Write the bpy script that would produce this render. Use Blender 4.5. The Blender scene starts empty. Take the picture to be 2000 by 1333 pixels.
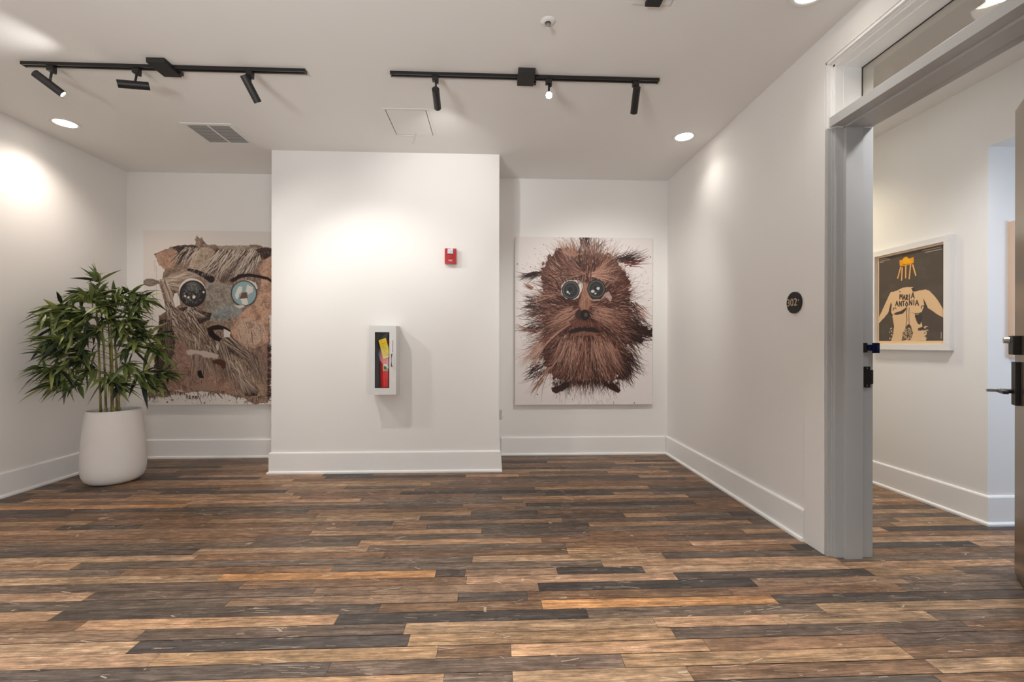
import bpy, bmesh, math, random
import numpy as np
from mathutils import Vector, Matrix
R = random.Random(7)
PI = math.pi
sc = bpy.context.scene
C = sc.collection

# ---------------------------------------------------------------- camera, world, exposure
YAW = math.atan(.042)
EYE = Vector((0, 0, 1.171))
cam = bpy.data.cameras.new('camera')
cam.lens = 880 / 2000 * 36
cam.sensor_width = 36
cam.shift_y = .00225
cam.clip_start = .05
co = bpy.data.objects.new('camera', cam); C.objects.link(co)
co.matrix_world = Matrix.Translation(EYE) @ Matrix.Rotation(-YAW, 4, 'Z') @ Matrix.Rotation(PI/2, 4, 'X') @ Matrix.Rotation(.0015, 4, 'Z')
sc.camera = co
w = bpy.data.worlds.new('world'); sc.world = w; w.use_nodes = True
w.node_tree.nodes['Background'].inputs[0].default_value = (.91, .96, 1, 1)
w.node_tree.nodes['Background'].inputs[1].default_value = .28
sc.view_settings.view_transform = 'Standard'
sc.view_settings.look = 'None'
sc.view_settings.gamma = 1
sc.view_settings.exposure = 0.06
sc.cycles.max_bounces = 10
sc.cycles.diffuse_bounces = 6
sc.cycles.sample_clamp_indirect = 4
sc.cycles.caustics_reflective = False
sc.cycles.caustics_refractive = False

def lamp(name, kind, loc, aim, energy, color, parent=None, **kw):
    l = bpy.data.lights.new(name, kind); l.energy = energy; l.color = color
    for k, v in kw.items(): setattr(l, k, v)
    o = bpy.data.objects.new(name, l); C.objects.link(o)
    o.location = loc
    o.rotation_euler = (Vector(aim) - Vector(loc)).to_track_quat('-Z', 'Y').to_euler()
    return o
# unseen fill added to brighten the left wall; daylight in the side room
lamp('left_wall_fill', 'AREA', (1.6, -2.4, 1.4), (-3.5, 3.8, .7), 24, (.97, .98, 1), shape='RECTANGLE', size=.9, size_y=1.4, spread=math.radians(100))
lamp('side_room_daylight', 'AREA', (4.6, 1.2, 1.5), (3.4, 2.8, 1.0), 22, (.66, .80, 1), shape='RECTANGLE', size=1.0, size_y=1.4)
lamp('ceiling_fill', 'AREA', (-1.9, -1.9, .9), (-1.2, -.2, 2.9), 58, (.93, .98, 1), shape='DISK', size=1.1, spread=math.radians(96))  # unseen upward fill, added to brighten the ceiling
# unseen overhead fills added behind the viewpoint to lift the floor and its bounce
for x, y in ((-2.6, .5), (-.9, .5), (.8, .5), (-2.6, -1.4), (-.4, -1.4)):
    lamp('floor_fill', 'AREA', (x, y, 2.88), (x, y, 0), 20 if y < 0 else 32, (.95, 1, .99), shape='DISK', size=.16, spread=math.radians(104))

# ---------------------------------------------------------------- helpers
def tag(o, label=None, cat=None, group=None, kind=None):
    if label: o['label'] = label
    if cat: o['category'] = cat
    if group: o['group'] = group
    if kind: o['kind'] = kind
    return o
def empty(name, loc, label, cat, group=None, rz=0):
    o = bpy.data.objects.new(name, None); C.objects.link(o)
    o.location = loc; o.rotation_euler = (0, 0, rz); o.empty_display_size = .05
    return tag(o, label, cat, group)
def link(name, bm, mats, parent=None, smooth=None, loc=None):
    bmesh.ops.recalc_face_normals(bm, faces=bm.faces)
    me = bpy.data.meshes.new(name); bm.to_mesh(me); bm.free()
    for m in (mats if isinstance(mats, (list, tuple)) else [mats]): me.materials.append(m)
    if smooth is not None:
        for p in me.polygons: p.use_smooth = True
        try: me.set_sharp_from_angle(angle=math.radians(smooth))
        except Exception: pass
    o = bpy.data.objects.new(name, me); C.objects.link(o)
    if parent: o.parent = parent
    if loc: o.location = loc
    return o
def box(bm, a, b, bev=0, mi=0):
    r = bmesh.ops.create_cube(bm, size=1)
    vs = r['verts']
    for v in vs:
        v.co = Vector([(a[i] + b[i])/2 + v.co[i]*(b[i]-a[i]) for i in range(3)])
    fs = set(f for v in vs for f in v.link_faces)
    for f in fs: f.material_index = mi
    if bev:
        es = list(set(e for v in vs for e in v.link_edges))
        bmesh.ops.bevel(bm, geom=es, offset=bev, segments=2, affect='EDGES', profile=.7)
def bx(name, a, b, m, parent=None, bev=0, **k):
    bm = bmesh.new(); box(bm, a, b, bev); return link(name, bm, m, parent, **k)
def prism(bm, pts, z0, z1, axis='z', mi=0):
    def P(p, t):
        return {'z': (p[0], p[1], t), 'y': (p[0], t, p[1]), 'x': (t, p[0], p[1])}[axis]
    A = [bm.verts.new(P(p, z0)) for p in pts]; B = [bm.verts.new(P(p, z1)) for p in pts]
    fs = [bm.faces.new(A), bm.faces.new(B[::-1])]
    n = len(pts)
    for i in range(n): fs.append(bm.faces.new((A[i], A[(i+1) % n], B[(i+1) % n], B[i])))
    for f in fs: f.material_index = mi
def cyl(bm, p0, p1, r0, r1=None, n=24, cap=True, mi=0):
    p0, p1 = Vector(p0), Vector(p1); r1 = r0 if r1 is None else r1
    q = (p1-p0).normalized().to_track_quat('Z', 'Y')
    A, B = [], []
    for i in range(n):
        d = q @ Vector((math.cos(2*PI*i/n), math.sin(2*PI*i/n), 0))
        A.append(bm.verts.new(p0+d*r0)); B.append(bm.verts.new(p1+d*r1))
    fs = [bm.faces.new((A[i], A[(i+1) % n], B[(i+1) % n], B[i])) for i in range(n)]
    if cap: fs += [bm.faces.new(A[::-1]), bm.faces.new(B)]
    for f in fs: f.material_index = mi
def tube(bm, pts, rad, n=10, mi=0):
    pts = [Vector(p) for p in pts]
    rad = rad if isinstance(rad, (list, tuple)) else [rad]*len(pts)
    rings = []
    for i, p in enumerate(pts):
        t = (pts[min(i+1, len(pts)-1)] - pts[max(i-1, 0)]).normalized()
        q = t.to_track_quat('Z', 'Y')
        rings.append([bm.verts.new(p + (q @ Vector((math.cos(2*PI*k/n), math.sin(2*PI*k/n), 0)))*rad[i]) for k in range(n)])
    for a, b in zip(rings, rings[1:]):
        for k in range(n): bm.faces.new((a[k], a[(k+1) % n], b[(k+1) % n], b[k])).material_index = mi
    bm.faces.new(rings[0][::-1]).material_index = mi; bm.faces.new(rings[-1]).material_index = mi
def lathe(bm, prof, n=48, c=(0, 0, 0), axis='z', close=False, mi=0):
    c = Vector(c); rings = []
    for r, z in prof:
        if r < 1e-6:
            rings.append([bm.verts.new(c+Vector((0, 0, z)) if axis == 'z' else c+Vector((0, z, 0)))])
        else:
            ring = []
            for k in range(n):
                x, y = r*math.cos(2*PI*k/n), r*math.sin(2*PI*k/n)
                ring.append(bm.verts.new(c + (Vector((x, y, z)) if axis == 'z' else Vector((x, z, y)))))
            rings.append(ring)
    for a, b in zip(rings, rings[1:]):
        for k in range(n):
            k2 = (k+1) % n
            if len(a) == 1 and len(b) == 1: continue
            if len(a) == 1: f = bm.faces.new((a[0], b[k2], b[k]))
            elif len(b) == 1: f = bm.faces.new((a[k], a[k2], b[0]))
            else: f = bm.faces.new((a[k], a[k2], b[k2], b[k]))
            f.material_index = mi
def text_mesh(name, s, size, mat, parent, matrix, depth=.0006, align='CENTER'):
    cu = bpy.data.curves.new(name, 'FONT'); cu.body = s; cu.size = size; cu.extrude = depth
    cu.align_x = align; cu.align_y = 'CENTER'; cu.resolution_u = 3
    t = bpy.data.objects.new(name+'_tmp', cu); C.objects.link(t)
    bpy.context.view_layer.update()
    me = bpy.data.meshes.new_from_object(t.evaluated_get(bpy.context.evaluated_depsgraph_get()))
    bpy.data.objects.remove(t)
    me.name = name; me.materials.clear(); me.materials.append(mat)
    me.transform(matrix)
    o = bpy.data.objects.new(name, me); C.objects.link(o); o.parent = parent
    return o
def srgb(r, g, b):
    f = lambda c: c/12.92 if c <= .04045 else ((c+.055)/1.055)**2.4
    return (f(r/255), f(g/255), f(b/255), 1)

# ---------------------------------------------------------------- materials
def mat(name, col, rough=.5, metal=0, noise=0, nscale=8, bump=0, bscale=200, spec=.5, coat=0, emit=None, estr=0):
    m = bpy.data.materials.new(name); m.use_nodes = True
    nt = m.node_tree; b = nt.nodes['Principled BSDF']
    col = tuple(col) if len(col) == 4 else tuple(col)+(1,)
    b.inputs['Base Color'].default_value = col
    b.inputs['Roughness'].default_value = rough
    b.inputs['Metallic'].default_value = metal
    b.inputs['Specular IOR Level'].default_value = spec
    b.inputs['Coat Weight'].default_value = coat
    tc = nt.nodes.new('ShaderNodeTexCoord')
    if noise:
        n = nt.nodes.new('ShaderNodeTexNoise'); n.inputs['Scale'].default_value = nscale; n.inputs['Detail'].default_value = 5
        mx = nt.nodes.new('ShaderNodeMix'); mx.data_type = 'RGBA'
        mx.inputs[6].default_value = tuple(c*(1-noise) for c in col[:3])+(1,)
        mx.inputs[7].default_value = tuple(min(1, c*(1+noise)) for c in col[:3])+(1,)
        nt.links.new(tc.outputs['Object'], n.inputs['Vector'])
        nt.links.new(n.outputs['Fac'], mx.inputs[0]); nt.links.new(mx.outputs[2], b.inputs['Base Color'])
    if bump:
        n2 = nt.nodes.new('ShaderNodeTexNoise'); n2.inputs['Scale'].default_value = bscale; n2.inputs['Detail'].default_value = 3
        bp = nt.nodes.new('ShaderNodeBump'); bp.inputs['Strength'].default_value = bump; bp.inputs['Distance'].default_value = .001
        nt.links.new(tc.outputs['Object'], n2.inputs['Vector'])
        nt.links.new(n2.outputs['Fac'], bp.inputs['Height']); nt.links.new(bp.outputs['Normal'], b.inputs['Normal'])
    if emit:
        b.inputs['Emission Color'].default_value = tuple(emit)+(1,); b.inputs['Emission Strength'].default_value = estr
    return m
M = {
 'wall': mat('wall_paint', (.83, .815, .795), .62, noise=.012, nscale=1.5, bump=.12, bscale=260, spec=.3),
 'ceiling': mat('ceiling_paint', (.80, .785, .765), .8, noise=.012, nscale=1.2, bump=.1, bscale=240, spec=.2),
 'trim': mat('trim_gloss_paint', (.88, .875, .865), .32, noise=.01, nscale=4, bump=.03, bscale=60),
 'frame': mat('grey_steel_frame_paint', (.46, .46, .455), .35, noise=.015, nscale=5),
 'black': mat('black_powder_coat', (.012, .011, .011), .38, noise=.2, nscale=30),
 'black_dull': mat('black_dull', (.015, .014, .014), .6, noise=.2, nscale=30),
 'white_plastic': mat('white_plastic', (.75, .74, .72), .4, noise=.01, nscale=20),
 'pot': mat('white_fibre_clay', (.84, .81, .78), .75, noise=.04, nscale=7, bump=.25, bscale=90, spec=.3),
 'soil': mat('dark_soil', (.05, .04, .03), .95, noise=.4, nscale=50, bump=1, bscale=120),
 'lit': mat('lit_lens', (1, 1, 1), .4, noise=.01, emit=(1, .93, .82), estr=14),
 'spot_lit': mat('lit_spot_lens', (1, 1, 1), .4, noise=.01, emit=(1, .92, .78), estr=22),
 'vent_dark': mat('vent_shadow', (.08, .08, .08), .9, noise=.1),
 'slat': mat('grey_louvre', (.30, .30, .295), .5, noise=.03, nscale=30),
 'red': mat('red_enamel', (.78, .018, .012), .3, noise=.1, nscale=15, coat=.3),
 'red_alarm': mat('red_plastic', (.42, .008, .01), .33, noise=.08, nscale=15),
 'cabinet': mat('white_cabinet_paint', (.72, .72, .71), .4, noise=.015, nscale=9),
 'cab_in': mat('cabinet_inner_grey', (.20, .19, .21), .6, noise=.1, nscale=10),
 'yellow': mat('yellow_tag', (.85, .62, .01), .6, noise=.08, nscale=60),
 'label': mat('pale_green_label', (.55, .62, .42), .5, noise=.15, nscale=50),
 'chrome': mat('brushed_metal', (.55, .54, .52), .3, 1, noise=.05, nscale=60),
 'handle': mat('dark_grey_handle', (.05, .055, .06), .35, noise=.1, nscale=30),
 'redink': mat('red_print', (.35, .12, .12), .6, noise=.05),
 'brass': mat('pale_brass_lettering', (.62, .48, .34), .45, .2, noise=.05, nscale=40),
 'door': mat('dark_bronze_door', (.26, .21, .17), .27, .75, noise=.1, nscale=2),
 'blue_reflection': mat('strike_blue_reflection', (.012, .02, .09), .25, .6, noise=.15, nscale=30),
 'wood_pic': mat('pale_pink_wood', srgb(205, 178, 155), .6, noise=.08, nscale=14),
 'poster_frame': mat('white_frame', (.80, .78, .77), .45, noise=.01),
 'canvas_side': mat('canvas_side', (.72, .69, .67), .8, noise=.02, nscale=40),
 'clear': mat('clear_lens_reflector', (.5, .5, .52), .15, .7, noise=.3, nscale=60),
 'black_gasket': mat('black_gasket', (.03, .022, .02), .7, noise=.1),
 'grey_metal': mat('dull_grey_metal', (.16, .14, .17), .55, .3, noise=.1),
 'shade_streak': mat('shadow_streak', (.28, .27, .26), .6, noise=.05),
 'speaker_white': mat('light_grey_plastic', (.55, .54, .52), .5, noise=.03),
}
def glass_mat(name, tint, refl=1.0, rough=.02):
    m = bpy.data.materials.new(name); m.use_nodes = True; nt = m.node_tree
    nt.nodes.remove(nt.nodes['Principled BSDF'])
    out = nt.nodes['Material Output']
    t = nt.nodes.new('ShaderNodeBsdfTransparent'); t.inputs[0].default_value = tint
    g = nt.nodes.new('ShaderNodeBsdfGlossy'); g.inputs['Roughness'].default_value = rough
    fr = nt.nodes.new('ShaderNodeLayerWeight'); fr.inputs[0].default_value = .5
    pw = nt.nodes.new('ShaderNodeMath'); pw.operation = 'POWER'; pw.inputs[1].default_value = 5
    ad = nt.nodes.new('ShaderNodeMath'); ad.operation = 'MULTIPLY_ADD'; ad.inputs[1].default_value = .92; ad.inputs[2].default_value = .04
    mu = nt.nodes.new('ShaderNodeMath'); mu.operation = 'MULTIPLY'; mu.inputs[1].default_value = refl
    nt.links.new(fr.outputs['Facing'], pw.inputs[0]); nt.links.new(pw.outputs[0], ad.inputs[0])
    mx = nt.nodes.new('ShaderNodeMixShader')
    nt.links.new(ad.outputs[0], mu.inputs[0]); nt.links.new(mu.outputs[0], mx.inputs[0])
    nt.links.new(t.outputs[0], mx.inputs[1]); nt.links.new(g.outputs[0], mx.inputs[2]); nt.links.new(mx.outputs[0], out.inputs[0])
    return m
M['glass'] = glass_mat('transom_glass', (.86, .83, .78, 1), 1.0, 0)
M['cab_glass'] = glass_mat('cabinet_glazing', (.97, .97, .97, 1), .4, 0)

def attr_mat(name, rough=.7, attr='Col', bump=0, bscale=300, sheen=0):
    m = bpy.data.materials.new(name); m.use_nodes = True; nt = m.node_tree; b = nt.nodes['Principled BSDF']
    a = nt.nodes.new('ShaderNodeAttribute'); a.attribute_name = attr
    nt.links.new(a.outputs['Color'], b.inputs['Base Color'])
    b.inputs['Roughness'].default_value = rough; b.inputs['Specular IOR Level'].default_value = .3
    if bump:
        tc = nt.nodes.new('ShaderNodeTexCoord'); n2 = nt.nodes.new('ShaderNodeTexNoise'); n2.inputs['Scale'].default_value = bscale
        bp = nt.nodes.new('ShaderNodeBump'); bp.inputs['Strength'].default_value = bump; bp.inputs['Distance'].default_value = .001
        nt.links.new(tc.outputs['Object'], n2.inputs['Vector']); nt.links.new(n2.outputs['Fac'], bp.inputs['Height']); nt.links.new(bp.outputs['Normal'], b.inputs['Normal'])
    return m

def floor_material():
    m = bpy.data.materials.new('reclaimed_plank_floor'); m.use_nodes = True; nt = m.node_tree
    N = nt.nodes; L = nt.links; b = N['Principled BSDF']
    tc = N.new('ShaderNodeTexCoord'); a = N.new('ShaderNodeAttribute'); a.attribute_name = 'Col'
    off = N.new('ShaderNodeAttribute'); off.attribute_name = 'Off'
    add = N.new('ShaderNodeVectorMath'); add.operation = 'ADD'
    L.new(tc.outputs['Object'], add.inputs[0]); L.new(off.outputs['Vector'], add.inputs[1])
    def noise(scale, sx, sy, det=6, rough=.6, dist=0):
        mp = N.new('ShaderNodeMapping'); mp.inputs['Scale'].default_value = (sx, sy, 1)
        n = N.new('ShaderNodeTexNoise'); n.inputs['Scale'].default_value = scale; n.inputs['Detail'].default_value = det
        n.inputs['Roughness'].default_value = rough; n.inputs['Distortion'].default_value = dist
        L.new(add.outputs[0], mp.inputs[0]); L.new(mp.outputs[0], n.inputs['Vector']); return n
    def ramp(src, p0, c0, p1, c1):
        r = N.new('ShaderNodeValToRGB'); e = r.color_ramp.elements
        e[0].position = p0; e[0].color = (c0,)*3+(1,); e[1].position = p1; e[1].color = (c1,)*3+(1,)
        L.new(src, r.inputs[0]); return r
    def mult(c, f, fac=1):
        mx = N.new('ShaderNodeMix'); mx.data_type = 'RGBA'; mx.blend_type = 'MULTIPLY'; mx.inputs[0].default_value = fac
        L.new(c, mx.inputs[6]); L.new(f, mx.inputs[7]); return mx.outputs[2]
    g1 = noise(6, .55, 7, 8, .65, .6)       # long grain
    g2 = noise(30, .25, 6, 4, .7)           # fine streaks
    g3 = noise(3.2, 1, 1.6, 4, .6)          # blotches within a board
    c = mult(a.outputs['Color'], ramp(g1.outputs['Fac'], .3, .50, .7, 1.42).outputs[0])
    c = mult(c, ramp(g2.outputs['Fac'], .3, .55, .65, 1.28).outputs[0])
    c = mult(c, ramp(g3.outputs['Fac'], .3, .72, .68, 1.22).outputs[0])
    g4 = noise(16, 1, 2.2, 6, .7)           # small mottling
    c = mult(c, ramp(g4.outputs['Fac'], .34, .66, .66, 1.26).outputs[0])
    g5 = noise(90, .12, 3, 3, .7)           # pore lines
    c = mult(c, ramp(g5.outputs['Fac'], .36, .72, .60, 1.14).outputs[0])
    # pale scratches running every way
    sc1 = None
    for ang, s, th in ((.5, 9, .012), (-.7, 7, .010), (1.3, 8, .010)):
        mp = N.new('ShaderNodeMapping'); mp.inputs['Rotation'].default_value = (0, 0, ang); mp.inputs['Scale'].default_value = (s*.3, s*5, 1)
        v = N.new('ShaderNodeTexVoronoi'); v.feature = 'DISTANCE_TO_EDGE'; v.inputs['Scale'].default_value = .6
        ds = N.new('ShaderNodeTexNoise'); ds.inputs['Scale'].default_value = 2.5
        va = N.new('ShaderNodeVectorMath'); va.operation = 'ADD'
        L.new(tc.outputs['Object'], mp.inputs[0]); L.new(mp.outputs[0], va.inputs[0]); L.new(tc.outputs['Object'], ds.inputs['Vector'])
        L.new(ds.outputs['Color'], va.inputs[1]); L.new(va.outputs[0], v.inputs['Vector'])
        lt = N.new('ShaderNodeMath'); lt.operation = 'LESS_THAN'; lt.inputs[1].default_value = th; L.new(v.outputs['Distance'], lt.inputs[0])
        gate = N.new('ShaderNodeTexNoise'); gate.inputs['Scale'].default_value = 5+s*.4; gate.inputs['Detail'].default_value = 2
        L.new(tc.outputs['Object'], gate.inputs['Vector'])
        gt = N.new('ShaderNodeMath'); gt.operation = 'GREATER_THAN'; gt.inputs[1].default_value = .60; L.new(gate.outputs['Fac'], gt.inputs[0])
        ml = N.new('ShaderNodeMath'); ml.operation = 'MULTIPLY'; L.new(lt.outputs[0], ml.inputs[0]); L.new(gt.outputs[0], ml.inputs[1])
        if sc1 is None: sc1 = ml.outputs[0]
        else:
            mm = N.new('ShaderNodeMath'); mm.operation = 'MAXIMUM'; L.new(sc1, mm.inputs[0]); L.new(ml.outputs[0], mm.inputs[1]); sc1 = mm.outputs[0]
    sf = N.new('ShaderNodeMath'); sf.operation = 'MULTIPLY'; sf.inputs[1].default_value = .42; L.new(sc1, sf.inputs[0])
    mx = N.new('ShaderNodeMix'); mx.data_type = 'RGBA'; mx.inputs[7].default_value = srgb(200, 178, 155)
    L.new(sf.outputs[0], mx.inputs[0]); L.new(c, mx.inputs[6]); L.new(mx.outputs[2], b.inputs['Base Color'])
    rr = N.new('ShaderNodeMapRange'); rr.inputs[3].default_value = .34; rr.inputs[4].default_value = .58
    L.new(g1.outputs['Fac'], rr.inputs[0]); L.new(rr.outputs[0], b.inputs['Roughness'])
    b.inputs['Specular IOR Level'].default_value = .45
    bp = N.new('ShaderNodeBump'); bp.inputs['Strength'].default_value = .35; bp.inputs['Distance'].default_value = .0015
    L.new(g2.outputs['Fac'], bp.inputs['Height']); L.new(bp.outputs['Normal'], b.inputs['Normal'])
    return m

# ---------------------------------------------------------------- room shell
H = 2.90
XL, XR, YB = -3.70, 1.85, 4.715
YC, CX0, CX1 = 4.125, -1.985, .055        # chimney breast
X2 = 2.08                                  # far face of the doorway wall
XP = 3.20                                  # poster wall
def struct(name, bm, m, **k): return tag(link(name, bm, m, **k), kind='structure')

def build_floor():
    N = None
    PW = .0733
    pal = {'O': [(176, 126, 82), (180, 130, 88)], 'o': [(160, 124, 94), (156, 120, 90), (164, 128, 100)],
           't': [(150, 120, 92), (158, 126, 98), (146, 114, 84)], 'b': [(118, 88, 66), (126, 94, 70), (112, 84, 62), (130, 102, 80)],
           'g': [(104, 86, 72), (98, 80, 68), (110, 92, 78)], 'd': [(84, 71, 62), (90, 76, 65), (80, 68, 60)], 'D': [(70, 61, 56), (64, 56, 52)]}
    fixed = {0:[('t',N,-0.93),('o',-0.93,-0.17),('g',-0.17,0.07),('t',0.07,0.7),('b',0.7,1.6),('t',1.6,N)],1:[('d',N,-0.59),('g',-0.59,0.48),('t',0.48,1.57),('b',1.57,N)],2:[('o',N,-1.25),('t',-1.25,-0.21),('b',-0.21,0.07),('o',0.07,0.83),('b',0.83,1.57),('g',1.57,N)],3:[('t',N,-1.38),('D',-1.38,-0.33),('t',-0.33,0.73),('g',0.73,1.97),('b',1.97,N)],4:[('b',N,-1.41),('g',-1.41,-0.36),('t',-0.36,0.68),('o',0.68,1.23),('t',1.23,1.89),('g',1.89,N)],5:[('b',N,-1.7),('o',-1.7,-0.66),('D',-0.66,0.41),('g',0.41,1.45),('t',1.45,N)],6:[('o',N,-1.87),('d',-1.87,-0.5),('b',-0.5,0.22),('O',0.22,1.29),('d',1.29,N)],7:[('d',N,-1.19),('b',-1.19,-0.16),('d',-0.16,0.16),('b',0.16,1.12),('b',1.12,1.96),('g',1.96,N)],8:[('o',N,-1.86),('g',-1.86,-0.84),('b',-0.84,0.22),('D',0.22,1.28),('b',1.28,2.04),('g',2.04,N)],9:[('g',N,-1.21),('b',-1.21,-0.13),('o',-0.13,0.92),('d',0.92,1.93),('t',1.93,2.41),('g',2.41,N)],10:[('t',N,-1.36),('O',-1.36,-0.29),('d',-0.29,-0.14),('b',-0.14,0.33),('D',0.33,0.78),('t',0.78,1.86),('o',1.86,2.79)],11:[('g',N,-1.88),('b',-1.88,-0.83),('g',-0.83,0.58),('o',0.58,1.87),('g',1.87,N)],12:[('o',N,-2.18),('g',-2.18,-0.11),('t',-0.11,0.94),('d',0.94,1.87),('b',1.87,N)],13:[('t',N,-1.62),('b',-1.62,-0.6),('b',-0.6,0.42),('t',0.42,0.83),('b',0.83,1.73)],14:[('d',N,-1.66),('t',-1.66,-0.71),('g',-0.71,0.42),('b',0.42,1.16)],15:[('g',N,-0.78),('o',-0.78,0.29),('b',0.29,1.04)],16:[('b',N,-1.41),('g',-1.41,0.59)],17:[('b',N,-1.12),('o',-1.12,-0.07),('d',-0.07,0.6)],18:[('o',N,-2.52),('b',-2.52,-0.63),('b',-0.63,-0.42),('d',-0.42,0.62),('o',0.62,1.69)],19:[('b',N,-2.74),('d',-2.74,-2.24),('b',-2.24,-0.87),('d',-0.87,-0.65),('b',-0.65,0.46)],21:[('b',N,-1.19),('t',-1.19,-0.15),('d',-0.15,0.31)],24:[('O',N,-2.2),('b',-2.2,-0.8)]}
    XA, XB = -4.0, 5.2
    y0 = 1.68 - 2*PW
    V, F, col, off = [], [], [], []
    def quad(x0, x1, ya, yb, z, c, o):
        i = len(V); V.extend([(x0, ya, z), (x1, ya, z), (x1, yb, z), (x0, yb, z)]); F.append((i, i+1, i+2, i+3))
        col.append(c); off.append(o)
    quad(XA, XB, -3.6, 5.2, -.0025, srgb(36, 26, 20), (0, 0, 0))
    k0 = int((-3.6-y0)/PW); k1 = int((5.2-y0)/PW)
    for k in range(k0, k1):
        ya, yb = y0+k*PW, y0+(k+1)*PW
        segs = []
        x = XA
        for c, a, b in fixed.get(k, []):
            a = XA if a is None else a; b = XB if b is None else b
            segs.append((c, a, b)); x = b
        if x == XA: x = XA - R.random()*.8
        while x < XB:
            ln = R.choice([.35, .5, .7, .9, 1.1, 1.3])*(.85+.3*R.random())
            c = R.choices('otbgdD', [.9, 1.8, 4.2, 2.8, 2.0, .35])[0]
            segs.append((c, max(x, XA), min(x+ln, XB))); x += ln
        for c, a, b in segs:
            if b-a < .02: continue
            q = R.choice(pal[c]); s = .93+.14*R.random()
            g = R.choice([.0007, .0010, .0016, .0022])
            quad(a+.0007, b-.0007, ya+g, yb-g*.6, 0, tuple(v*s*1.03 for v in srgb(*q)[:3])+(1,), (R.random()*40, R.random()*40, R.random()*40))
    me = bpy.data.meshes.new('floor'); me.from_pydata(V, [], F)
    ca = me.attributes.new('Col', 'FLOAT_COLOR', 'FACE'); oa = me.attributes.new('Off', 'FLOAT_VECTOR', 'FACE')
    ca.data.foreach_set('color', [x for c in col for x in c]); oa.data.foreach_set('vector', [x for c in off for x in c])
    me.materials.append(floor_material())
    o = bpy.data.objects.new('floor', me); C.objects.link(o); tag(o, kind='structure')
build_floor()

bm = bmesh.new(); box(bm, (-3.9, -3.6, H), (5.2, 5.2, H+.1)); struct('ceiling', bm, M['ceiling'])
bm = bmesh.new(); box(bm, (XL-.15, -3.6, 0), (XL, YB+.15, H)); struct('wall_left', bm, M['wall'])
bm = bmesh.new(); box(bm, (XL, YB, 0), (XR, YB+.15, H)); struct('wall_back', bm, M['wall'])
bm = bmesh.new(); box(bm, (CX0, YC, 0), (CX1, YB, H)); struct('wall_middle', bm, M['wall'])
DY0, DY1, DZ = 1.44, 2.42, 2.72            # doorway and transom opening
bm = bmesh.new()
box(bm, (XR, DY1, 0), (X2, YB+.15, H)); box(bm, (XR, -3.6, 0), (X2, DY0, H)); box(bm, (XR, DY0, DZ), (X2, DY1, H))
struct('wall_right', bm, M['wall'])
bm = bmesh.new()
AY = 2.785; AZ = 2.451
box(bm, (XP, AY, 0), (XP+.14, YB+.4, H)); box(bm, (XP, -1.0, AZ), (XP+.14, AY, H)); box(bm, (XP, -1.0, 0), (XP+.14, .4, AZ))
struct('wall_poster_room', bm, M['wall'])
bm = bmesh.new(); box(bm, (X2, YB+.25, 0), (XP, YB+.4, H)); box(bm, (X2, -1.15, 0), (XP+.14, -1.0, H)); struct('wall_poster_room_end', bm, M['wall'])
bm = bmesh.new(); box(bm, (XP+.14, AY, 0), (5.15, AY+.14, AZ)); box(bm, (5.15, .3, 0), (5.3, AY+.14, AZ)); box(bm, (XP+.14, .3, AZ), (5.3, AY+.14, AZ+.1))
struct('wall_alcove', bm, M['wall'])

# baseboards: board with an eased top and a quarter-round shoe
BP = [(0, 0), (.030, 0), (.030, .012), (.026, .018), (.018, .021), (.016, .023), (.016, .178), (.013, .186), (.006, .190), (0, .190)]
def baseboard(name, pts, ends=(True, True), parts=None):
    """pts: polyline along the wall, board stands on the left of the travel direction"""
    bm = bmesh.new(); n = len(pts); rings = []
    for i in range(n):
        p = Vector(pts[i]+(0,))
        d0 = (Vector(pts[i])-Vector(pts[i-1])).normalized() if i > 0 else None
        d1 = (Vector(pts[i+1])-Vector(pts[i])).normalized() if i < n-1 else None
        n0 = Vector((-d0.y, d0.x)) if d0 else None; n1 = Vector((-d1.y, d1.x)) if d1 else None
        if n0 and n1:
            m = (n0+n1).normalized(); s = 1/max(.2, m.dot(n0))
        else:
            m = n0 or n1; s = 1
        rings.append([bm.verts.new((p.x+m.x*s*a, p.y+m.y*s*a, z)) for a, z in BP])
    for a, b in zip(rings, rings[1:]):
        for k in range(len(BP)): bm.faces.new((a[k], a[(k+1) % len(BP)], b[(k+1) % len(BP)], b[k]))
    bm.faces.new(rings[0]); bm.faces.new(rings[-1][::-1])
    return struct(name, bm, M['trim'])
baseboard('baseboard_left', [(XL, YB), (XL, -3.5)])
baseboard('baseboard_back', [(CX0, YB), (XL+.03, YB)])
baseboard('baseboard_middle', [(CX1, YB-.03), (CX1, YC), (CX0, YC), (CX0, YB-.03)])
baseboard('baseboard_back_right', [(XR-.03, YB), (CX1+.03, YB)])
baseboard('baseboard_right', [(XR, 2.590), (XR, YB)])
baseboard('baseboard_poster_room', [(5.1, AY), (XP, AY), (XP, YB+.2)])

# casing board beside and above the doorway
bm = bmesh.new()
box(bm, (XR-.014, 2.425, 0), (XR, 2.585, 2.842), .0015)
box(bm, (XR-.014, 1.30, 2.725), (XR, 2.425, 2.842), .0015)
box(bm, (XR-.014, 1.28, 0), (XR, 1.435, 2.725), .0015)
struct('trim_1', bm, M['wall'])

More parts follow.
